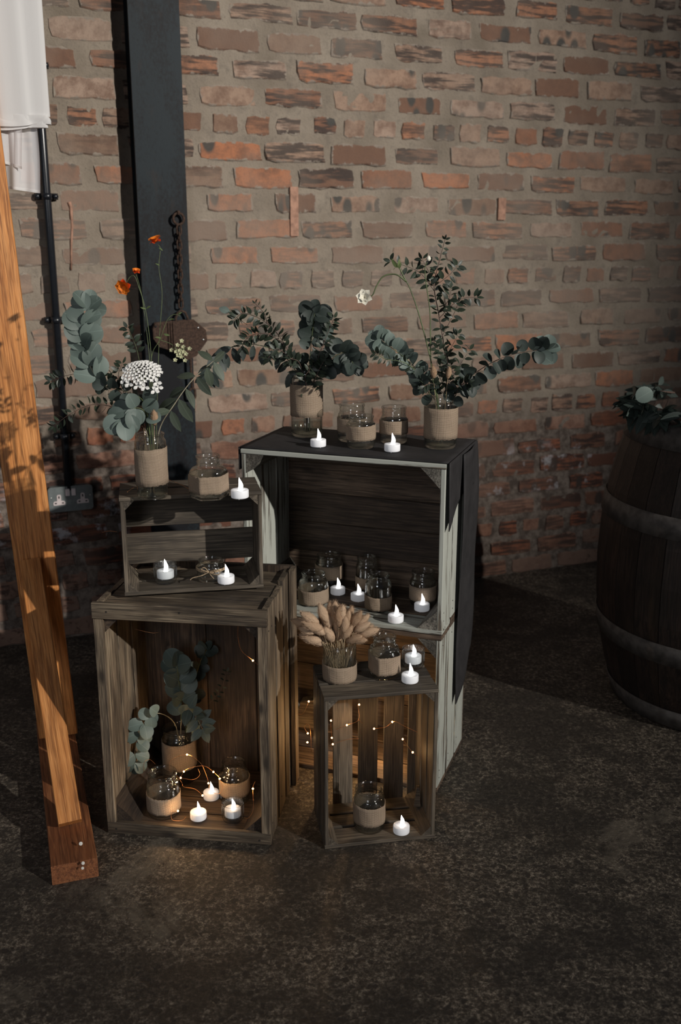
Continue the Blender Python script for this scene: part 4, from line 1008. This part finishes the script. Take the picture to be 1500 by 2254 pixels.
sprig('leafy_twig', 'bushy small leaved twigs over the mouth of the left runner jar', [
  B([(675,950,YB),(680,860,YB-.03),(700,790,YB-.04),(724,728,YB-.03),(736,700,YB-.03)], 'small', 22, 0.027, 0.020, t0=0.2, face=0.4),
  B([(676,860,YB-.02),(660,800,YB-.04),(640,790,YB-.05)], 'small', 8, 0.024, 0.020, t0=0.1),
  B([(684,860,YB-.02),(700,820,YB-.05),(716,790,YB-.05)], 'small', 9, 0.026, 0.022, t0=0.1),
  B([(680,860,YB-.02),(672,830,YB-.05),(690,805,YB-.05)], 'small', 7, 0.026, 0.022, t0=0.1)], seed=25, group='small leaved twigs in the runner jars', stem_mat='red_stem')
sprig('eucalyptus_sprig', 'stray pale leaf hanging off the tip of the left branch', [B([(545,715,YB-.03),(522,700,YB-.03),(509,690,YB-.03),(505,664,YB-.03)], 'oval', 1, 0.032, 0.032, t0=0.7, face=0.8, single=True, tip=False)], seed=26, group='eucalyptus in the runner jars', stem_r=0.0006)
# arrangement on the runner, right jar ---------------------------------------
YD = 2.335
sprig('eucalyptus_sprig', 'silvery green sprig arching left from the right runner jar', [
  B([(962,960,YD),(958,880,YD),(936,835,YD-.01),(900,795,YD-.02),(862,765,YD-.02),(832,745,YD-.02)], 'round', 13, 0.028, 0.028, t0=0.42, face=0.6),
  B([(936,835,YD-.01),(895,800,YD-.04),(850,790,YD-.05),(828,778,YD-.05)], 'small', 12, 0.020, 0.016, t0=0.1, face=0.4),
  B([(958,880,YD),(934,850,YD-.03),(925,830,YD-.04)], 'round_d', 5, 0.028, 0.028, t0=0.2, face=0.5, droop=0.4)], seed=31, group='eucalyptus in the runner jars')
sb = dict(kind='small', s0=0.026, s1=0.020, t0=0.12, face=0.5)
sprig('leafy_twig', 'tall upright small leaved branch in the right runner jar', [
  B([(980,960,YD),(984,880,YD),(980,780,YD),(966,690,YD),(956,630,YD),(965,585,YD),(980,528,YD)], 'small', 22, 0.022, 0.014, t0=0.30, face=0.5, r=0.0016)] + [
  dict(path=p, n=n, **sb) for p, n in (
   ([(956,640,YD),(930,605,YD-.01),(905,590,YD-.01),(860,575,YD)], 8), ([(958,630,YD),(990,605,YD),(1008,585,YD+.01)], 6), ([(968,700,YD),(1000,668,YD-.01),(1025,655,YD),(1050,655,YD)], 8),
   ([(966,690,YD),(988,660,YD-.02),(992,635,YD-.02)], 6), ([(974,740,YD),(1000,690,YD),(1010,665,YD)], 6), ([(980,790,YD),(1002,750,YD-.01),(1010,735,YD)], 5), ([(980,800,YD),(960,760,YD-.01),(955,750,YD)], 5), ([(956,620,YD),(940,590,YD+.01),(930,570,YD+.01)], 5), ([(984,850,YD),(1015,800,YD-.01),(1035,770,YD)], 6),
   ([(984,860,YD),(965,820,YD-.03),(975,800,YD-.03)], 9), ([(980,870,YD),(955,845,YD-.04),(935,850,YD-.05)], 8), ([(985,870,YD),(1010,850,YD-.04),(1030,842,YD-.05)], 8), ([(982,840,YD),(985,790,YD-.04),(965,765,YD-.05)], 7), ([(984,860,YD),(1000,830,YD-.03),(990,800,YD-.03)], 7))], seed=32, group='small leaved twigs in the runner jars', stem_mat='red_stem', stem_r=0.0008)
sprig('eucalyptus_sprig', 'dark round leaved branch reaching far right above the crate', [
  B([(988,960,YD),(994,880,YD),(1030,835,YD-.01),(1080,800,YD-.01),(1130,780,YD),(1175,772,YD),(1205,768,YD)], 'round_d', 12, 0.036, 0.030, t0=0.34, face=0.55, droop=0.35, spread=0.1),
  B([(994,890,YD-.01),(1014,850,YD-.03),(1030,846,YD-.04)], 'round_d', 5, 0.032, 0.032, t0=0.2, face=0.5, droop=0.6)], seed=33, group='eucalyptus in the runner jars', stem_mat='red_stem')
sprig('eucalyptus_sprig', 'pale leaves at the outer tip of the right reaching branch', [B([(1180,778,YD),(1196,772,YD),(1206,770,YD)], 'round', 2, 0.036, 0.034, t0=0.2, face=0.7)], seed=35, group='eucalyptus in the runner jars')
rt = flower_stem('white_flower', 'drooping white flower on a thick green stem, right runner jar', [[(972,960,YD-.015),(964,880,YD-.02),(948,790,YD-.02),(925,700,YD-.02),(905,640,YD-.02),(895,620,YD-.02)],[(895,620,YD-.02),(872,604,YD-.02),(845,608,YD-.02),(830,628,YD-.02),(820,650,YD-.02),(806,652,YD-.02)],[(895,620,YD-.02),(884,598,YD-.02),(876,580,YD-.02)]], [(876,590,YD-.02,-0.7,1,0.026),(877,590,YD-.02,0.1,1,0.022),(878,592,YD-.02,0.4,1,0.016)], 41, None, 'stem', 0.0019)
rr = random.Random(41)
petals(rt, at(803,656,YD-.02), 6, 0.022, 'petal_c', (-0.1,-0.75,0.25), rr, 'petal', 0.75, 0.5, 2)
rt = flower_stem('white_flower', 'closed nodding bud on a pale stem, right runner jar', [[(975,960,YD-.03),(966,900,YD-.03),(950,810,YD-.03),(947,690,YD-.03),(938,620,YD-.03),(936,590,YD-.03),(941,577,YD-.03)]], [], 42, None, 'stem', 0.0015)
V, F = lathe([(0,-.006),(0.0045,-.003),(0.0055,0.001),(0.003,0.006),(0,0.008)], 10); add('bud', make_mesh('bud', V, F, 'petal_c', True), rt, at(944,570,YD-.03)-rt.location)
bunny((0.232,2.315,Z_BT+0.01), (955,835,YD-.04), 0.034, 'tan bunny tail leaning left in the right runner jar', None, 5)
bunny((0.240,2.315,Z_BT+0.01), (986,835,YD-.04), 0.030, 'shadowed brown bunny tail upright in the right runner jar', None, 6)
# eucalyptus in the large left crate ---------------------------------------------
YG = 2.19
sprig('eucalyptus_sprig', 'upright blue green sprig in the left crate jar', [
  B([(400,1690,YG),(398,1600,YG-.01),(400,1540,YG-.02),(394,1500,YG-.03),(390,1465,YG-.04)], 'round', 6, 0.040, 0.044, t0=0.36, face=0.80, spread=0.7)], seed=51, group='eucalyptus in the left crate')
sprig('eucalyptus_sprig', 'leafy sprig bending down to the left in the left crate', [
  B([(395,1690,YG),(388,1600,YG-.02),(350,1570,YG-.05),(318,1590,YG-.06),(300,1635,YG-.07),(296,1680,YG-.07)], 'round', 7, 0.036, 0.032, t0=0.40, face=0.7, spread=0.6)], seed=52, group='eucalyptus in the left crate', stem_mat='pale_stem')
sprig('eucalyptus_sprig', 'short sprig with oval leaves leaning right in the left crate', [
  B([(405,1690,YG),(398,1600,YG-.02),(412,1560,YG-.05),(432,1578,YG-.07),(446,1605,YG-.08)], 'oval', 6, 0.040, 0.040, t0=0.55, face=0.75)], seed=53, group='eucalyptus in the left crate', stem_mat='pale_stem')
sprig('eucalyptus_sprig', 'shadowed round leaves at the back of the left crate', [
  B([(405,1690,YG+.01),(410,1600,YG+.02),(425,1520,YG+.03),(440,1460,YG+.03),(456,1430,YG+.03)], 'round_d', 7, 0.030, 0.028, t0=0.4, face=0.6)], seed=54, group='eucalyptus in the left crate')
sprig('leafy_twig', 'bare fine twig arching right in the left crate', [
  B([(408,1690,YG),(415,1600,YG),(455,1555,YG),(485,1520,YG+.01),(500,1478,YG+.02)], 'small', 7, 0.014, 0.012, t0=0.6, face=0.4)], seed=55, group=None, stem_mat='red_stem', stem_r=0.0006)

# ------------------------------------------------------------------ fairy lights
bv, bf = lathe([(0,-.0022),(0.0018,-.0015),(0.0023,0),(0.0018,0.0016),(0,0.0022)], 8)
bulb_me = make_mesh('bulb', bv, bf, 'bulb', True)
def fairy(label, wires, bulbs, lamps, group='copper wire fairy lights'):
    P0 = at(*wires[0][0]); root = thing('fairy_lights', label, 'string lights', tuple(P0), 0, group)
    for wre in wires:
        P_ = smooth_path([at(*q) for q in wre], 6); V, F = tube([x-P0 for x in P_], 0.00042, 4); add('wire', make_mesh('wire', V, F, 'copper', True), root)
    for b_ in bulbs: add('bulb', bulb_me, root, at(*b_)-P0, (R.uniform(0,3),R.uniform(0,3),0))
    for (px,py,Y,e) in lamps:
        l = bpy.data.lights.new('bulb_glow','POINT'); l.energy = e*1.5; l.color = (1.0,0.58,0.25); l.shadow_soft_size = 0.004
        q = bpy.data.objects.new('bulb_glow', l); COL.objects.link(q); q.parent = root; q.location = at(px,py,Y)-P0
    return root
fairy('fairy lights curling among the jars in the large left crate',
  [[(525,1371,2.0),(524,1400,2.02),(532,1432,2.05),(557,1454,2.09),(578,1478,2.10),(580,1530,2.12)],
   [(316,1700,2.08),(318,1678,2.08),(330,1672,2.09),(342,1682,2.10)],
   [(375,1700,2.10),(376,1674,2.09),(412,1661,2.08),(440,1678,2.06),(452,1700,2.06),(460,1725,2.05),(462,1738,2.04),(480,1748,2.045),(490,1735,2.04),(484,1712,2.04)],
   [(398,1712,2.09),(405,1698,2.07),(420,1690,2.06),(450,1686,2.06),(470,1699,2.06),(484,1712,2.05)],
   [(398,1712,2.09),(425,1716,2.06),(440,1706,2.06),(436,1692,2.06)],
   [(384,1700,2.09),(400,1722,2.07),(405,1732,2.06),(430,1737,2.05),(446,1751,2.03)],
   [(562,1720,2.03),(557,1736,2.02),(558,1780,1.99),(548,1800,1.985),(538,1800,1.98)],
   [(392,1785,2.0),(378,1790,2.0),(380,1805,1.995),(400,1806,1.995),(410,1798,1.995)],
   [(290,1382,2.20),(310,1388,2.2),(335,1393,2.2),(350,1392,2.2)]],
  [(525,1371,2.0),(557,1454,2.09),(412,1661,2.08),(398,1712,2.09),(405,1698,2.07),(470,1699,2.06),(484,1714,2.05),(446,1751,2.03),(459,1724,2.045),(557,1736,2.02),(392,1785,2.0)],
  [(412,1661,2.075,.055),(405,1703,2.06,.06),(476,1705,2.05,.07),(446,1748,2.025,.05),(557,1736,2.01,.05),(392,1786,1.995,.04),(530,1620,2.12,.018),(557,1454,2.085,.012)])
YS = 2.075
fairy('fairy lights strung behind and across the back slats of the front crate',
  [[(718,1644,YS),(733,1638,YS),(765,1628,YS),(790,1626,YS)],
   [(740,1606,YS+.01),(764,1596,YS),(790,1584,YS+.005),(788,1551,YS+.01)],
   [(790,1584,YS+.005),(798,1592,YS+.03)],
   [(824,1604,YS),(850,1600,YS+.005),(868,1588,YS),(890,1598,YS),(920,1612,YS-.02)],
   [(887,1627,YS-.01),(898,1642,YS-.02),(909,1656,YS-.03),(921,1664,YS-.03)],
   [(680,1544,2.14),(668,1570,2.18),(655,1572,2.2)], [(678,1614,2.14),(670,1600,2.14),(682,1598,2.14),(686,1655,2.14)],
   [(740,1545,2.2),(738,1575,2.2),(729,1586,2.2),(731,1624,2.22),(739,1650,2.2)], [(798,1601,2.22),(798,1626,2.22),(803,1680,2.22)]],
  [(680,1544,2.14),(678,1614,2.14),(677,1634,2.14),(740,1563,2.2),(738,1575,2.2),(729,1586,2.2),(731,1624,2.22),(733,1638,YS),(739,1650,2.2),(791,1551,YS+.01),(764,1596,YS),(801,1592,2.2),(798,1601,2.2),(798,1626,2.22),(824,1604,YS),(864,1589,YS),(858,1650,2.22),(887,1627,YS-.01),(909,1656,YS-.03)],
  [(764,1596,YS-.012,.045),(824,1604,YS-.012,.045),(864,1589,YS-.004,.04),(909,1656,YS-.03,.04),(735,1590,2.26,.26),(799,1598,2.26,.30),(858,1640,2.28,.22),(679,1544,2.13,.03),(678,1624,2.13,.03)])
o = thing('fairy_lights', 'loose unlit copper wire trailing over the upper slatted crate', 'string lights', tuple(at(280,1083,2.0)), 0, 'copper wire fairy lights')
P0 = at(280,1083,2.0)
for wre in ([(280,1083,2.0),(290,1076,2.02),(302,1071,2.03)], [(370,1056,2.05),(385,1061,2.06),(405,1070,2.05),(420,1078,2.04)], [(225,1172,2.1),(240,1169,2.08),(258,1171,2.06)]):
    V, F = tube([x-P0 for x in smooth_path([at(*q) for q in wre], 5)], 0.00042, 4); add('wire', make_mesh('wire', V, F, 'copper', True), o)

# ------------------------------------------------------------------ timber arch leg with drape
arch = thing('timber_arch_leg', 'orange varnished pine post with a diagonal brace at far left', 'wooden frame', (-0.742,2.353,0), 0)
A0 = Vector((-0.742,2.353,0))
def bar(parent, name, p0, p1, w_, th, wdir, mat):
    """bar from p0 to p1 (world), width w_ along wdir, thickness th"""
    p0 = Vector(p0); p1 = Vector(p1); x = (p1-p0).normalized(); y = Vector(wdir); y = (y-x*y.dot(x)).normalized(); z = x.cross(y)
    o = add(name, plank_mesh((p1-p0).length, w_, th, mat, R, 0.0004), parent, (p0+p1)/2-parent.location, Matrix((x,y,z)).transposed().to_euler()); return o
wd = (1,0.26,0)
bar(arch, 'post', (-0.740,2.368,0.045), (-0.8475,2.368,2.42), 0.097, 0.030, wd, 'pine')
bar(arch, 'foot_beam', (-0.556,1.8125,0.0225), (-0.775,2.452,0.0225), 0.0945, 0.045, (1,0.215,0), 'beam')
bar(arch, 'brace', (-0.594,1.930,0.062), (-0.7660,2.338,0.530), 0.050, 0.030, wd, 'pine')
mb = MB()
for px, py, z in ((172,1855,.0455),(178,1857,.0455),(190,1890,.0455)):
    pass
for p, s_ in ((at(178,1857,1.863),0.004),(at(183,1900,1.806),0.0035),(at(182,1911,1.803),0.003)):
    V, F = lathe([(0,.0008),(s_,.0004),(s_,-.0008),(0,-.0008)], 9); mb.join(V, F, Matrix.Translation(p-A0) @ Matrix.Rotation(0.9,4,'X'))
add('paint_spots', mb.mesh('paint_spots','paintspot'), arch)['kind'] = 'stuff'
# drape: gathered hanging cloth above, sheer tails below
dr = thing('white_drape', 'white sheer drape hanging from the arch at the top left', 'curtain', (-0.745,2.42,1.41), 0)
def fold_tube(x0, x1, z0, z1, name, mat, y0=0.0, depth=0.028, folds=3.0, taper=0.0, seed=0, slant=0.0):
    V = []; F = []; nu, nv = 56, 22
    for j in range(nv+1):
        t = j/nv
        for i in range(nu):
            a = 2*PI*i/nu; cxx = (x0+x1)/2 + slant*(1-t); hw = (x1-x0)/2*(1-taper*(1-t))
            rr_ = 1+0.10*math.sin(a*folds+1.3*t+seed)+0.05*math.sin(a*folds*2.3+seed+t*2)
            V.append((cxx+hw*math.cos(a)*rr_, y0+depth*math.sin(a)*rr_, z0+(z1-z0)*t + (0.006*math.sin(a*2+seed) if j == 0 else 0)))
    for j in range(nv):
        for i in range(nu): F.append((j*nu+i, j*nu+(i+1)%nu, (j+1)*nu+(i+1)%nu, (j+1)*nu+i))
    add(name, make_mesh(name, V, F, mat, True), dr)
fold_tube(-0.145, 0.072, 0.148, 1.0, 'gathered_cloth', 'drape', seed=1, folds=4)
fold_tube(-0.140, 0.073, 0.136, 0.156, 'hem', 'drape', seed=1, folds=4, depth=0.0295)
fold_tube(-0.138, 0.066, 0.128, 0.150, 'hem', 'drape', seed=1.4, folds=4, depth=0.024)
def sheet2(name, x0, x1, zt, zb0, zb1, y, mat, ph, hem=0.006):
    V = []; F = []; nu, nv = 26, 20
    for j in range(nv+1):
        for i in range(nu+1):
            u = i/nu; v = j/nv; zb = zb0+(zb1-zb0)*u
            V.append((x0+(x1-x0)*u + 0.004*math.sin(v*3+ph), y+0.007*math.sin(u*9+ph)+0.003*math.sin(u*21), zt+(zb-zt)*v))
    for j in range(nv):
        for i in range(nu): a = j*(nu+1)+i; F.append((a,a+1,a+nu+2,a+nu+1))
    o = add(name, make_mesh(name, V, F, mat, True), dr)
    hv = [(v[0],v[1]-0.001,v[2]) for v in V[-(nu+1):]]; V2 = hv + [(v[0],v[1],v[2]+hem) for v in hv]; F2 = [(i,i+1,nu+2+i,nu+1+i) for i in range(nu)]
    add('hem', make_mesh('hem', V2, F2, 'drape', True), dr)
sheet2('sheer_tail', -0.060, 0.052, 0.150, 0.004, -0.012, 0.0, 'sheer', 0.4)
sheet2('sheer_tail', -0.075, 0.022, 0.150, 0.070, 0.040, -0.012, 'sheer', 1.4)

# ------------------------------------------------------------------ barrel with garland
BX, BY, BH = 1.100, 2.695, 0.838
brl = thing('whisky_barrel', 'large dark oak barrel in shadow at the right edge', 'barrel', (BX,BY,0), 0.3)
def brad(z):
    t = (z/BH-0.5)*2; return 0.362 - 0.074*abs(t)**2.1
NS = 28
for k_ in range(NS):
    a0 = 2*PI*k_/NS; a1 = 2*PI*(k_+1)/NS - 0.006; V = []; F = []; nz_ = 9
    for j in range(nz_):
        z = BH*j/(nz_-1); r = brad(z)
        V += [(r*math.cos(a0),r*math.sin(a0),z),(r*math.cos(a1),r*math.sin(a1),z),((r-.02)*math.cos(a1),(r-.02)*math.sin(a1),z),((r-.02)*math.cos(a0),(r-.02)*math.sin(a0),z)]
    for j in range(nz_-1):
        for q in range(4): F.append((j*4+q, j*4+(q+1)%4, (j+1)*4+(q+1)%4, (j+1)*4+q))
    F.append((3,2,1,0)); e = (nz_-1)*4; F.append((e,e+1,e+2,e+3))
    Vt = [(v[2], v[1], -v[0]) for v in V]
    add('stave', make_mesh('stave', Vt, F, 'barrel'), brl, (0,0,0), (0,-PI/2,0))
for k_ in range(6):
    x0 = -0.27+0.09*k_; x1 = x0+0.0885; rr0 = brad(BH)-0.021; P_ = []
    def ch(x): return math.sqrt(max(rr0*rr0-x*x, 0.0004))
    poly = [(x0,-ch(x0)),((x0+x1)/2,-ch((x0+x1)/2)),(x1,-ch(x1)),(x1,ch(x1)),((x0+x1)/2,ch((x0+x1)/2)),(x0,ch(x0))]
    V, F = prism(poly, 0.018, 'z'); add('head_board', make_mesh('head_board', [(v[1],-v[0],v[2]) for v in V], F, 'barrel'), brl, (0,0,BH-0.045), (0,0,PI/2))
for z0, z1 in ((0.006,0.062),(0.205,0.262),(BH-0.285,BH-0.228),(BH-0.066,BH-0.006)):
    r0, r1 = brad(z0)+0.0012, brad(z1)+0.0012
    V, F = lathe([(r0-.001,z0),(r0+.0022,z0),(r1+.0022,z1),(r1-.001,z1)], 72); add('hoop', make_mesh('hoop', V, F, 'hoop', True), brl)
gr = thing('leaf_garland', 'dark leafy garland lying around the top of the barrel', 'garland', (BX,BY,BH), 0)
rr = random.Random(77); root_l = gr.location
Vp = []
for i in range(25):
    a = math.radians(110 + i*9.2); rr_ = brad(BH)+0.008+0.01*math.sin(i*1.7); Vp.append(Vector((math.cos(a)*rr_, math.sin(a)*rr_, 0.012+0.008*math.sin(i*2.3))))
V, F = tube(Vp, 0.003, 5); add('stem', make_mesh('stem', V, F, 'red_stem', True), gr)
for i in range(290):
    q = rr.uniform(0, len(Vp)-1.001); k_ = int(q); p = Vp[k_].lerp(Vp[k_+1], q-k_); tg = (Vp[k_+1]-Vp[k_]).normalized(); outw = Vector((p.x,p.y,0)).normalized()
    d = tg*rr.choice((-1,1))*rr.uniform(.3,1) + outw*rr.uniform(-0.5,0.9) + Vector((0,0,rr.uniform(-0.75,0.20)))
    rg = random.Random(i); kd = 'long_d'
    place_leaf(gr, root_l + p + outw*0.004 + Vector((0,0,rr.uniform(0,.02))), d, rr.uniform(.05,.085) if kd == 'long_d' else .04, kd, 0.25, rr)
for px, py, s_ in ((1420,868,.045),):
    place_leaf(gr, at(px-18,py+12,2.56), Vector((0.8,0,0.5)), s_, 'round', 0.8, rr)
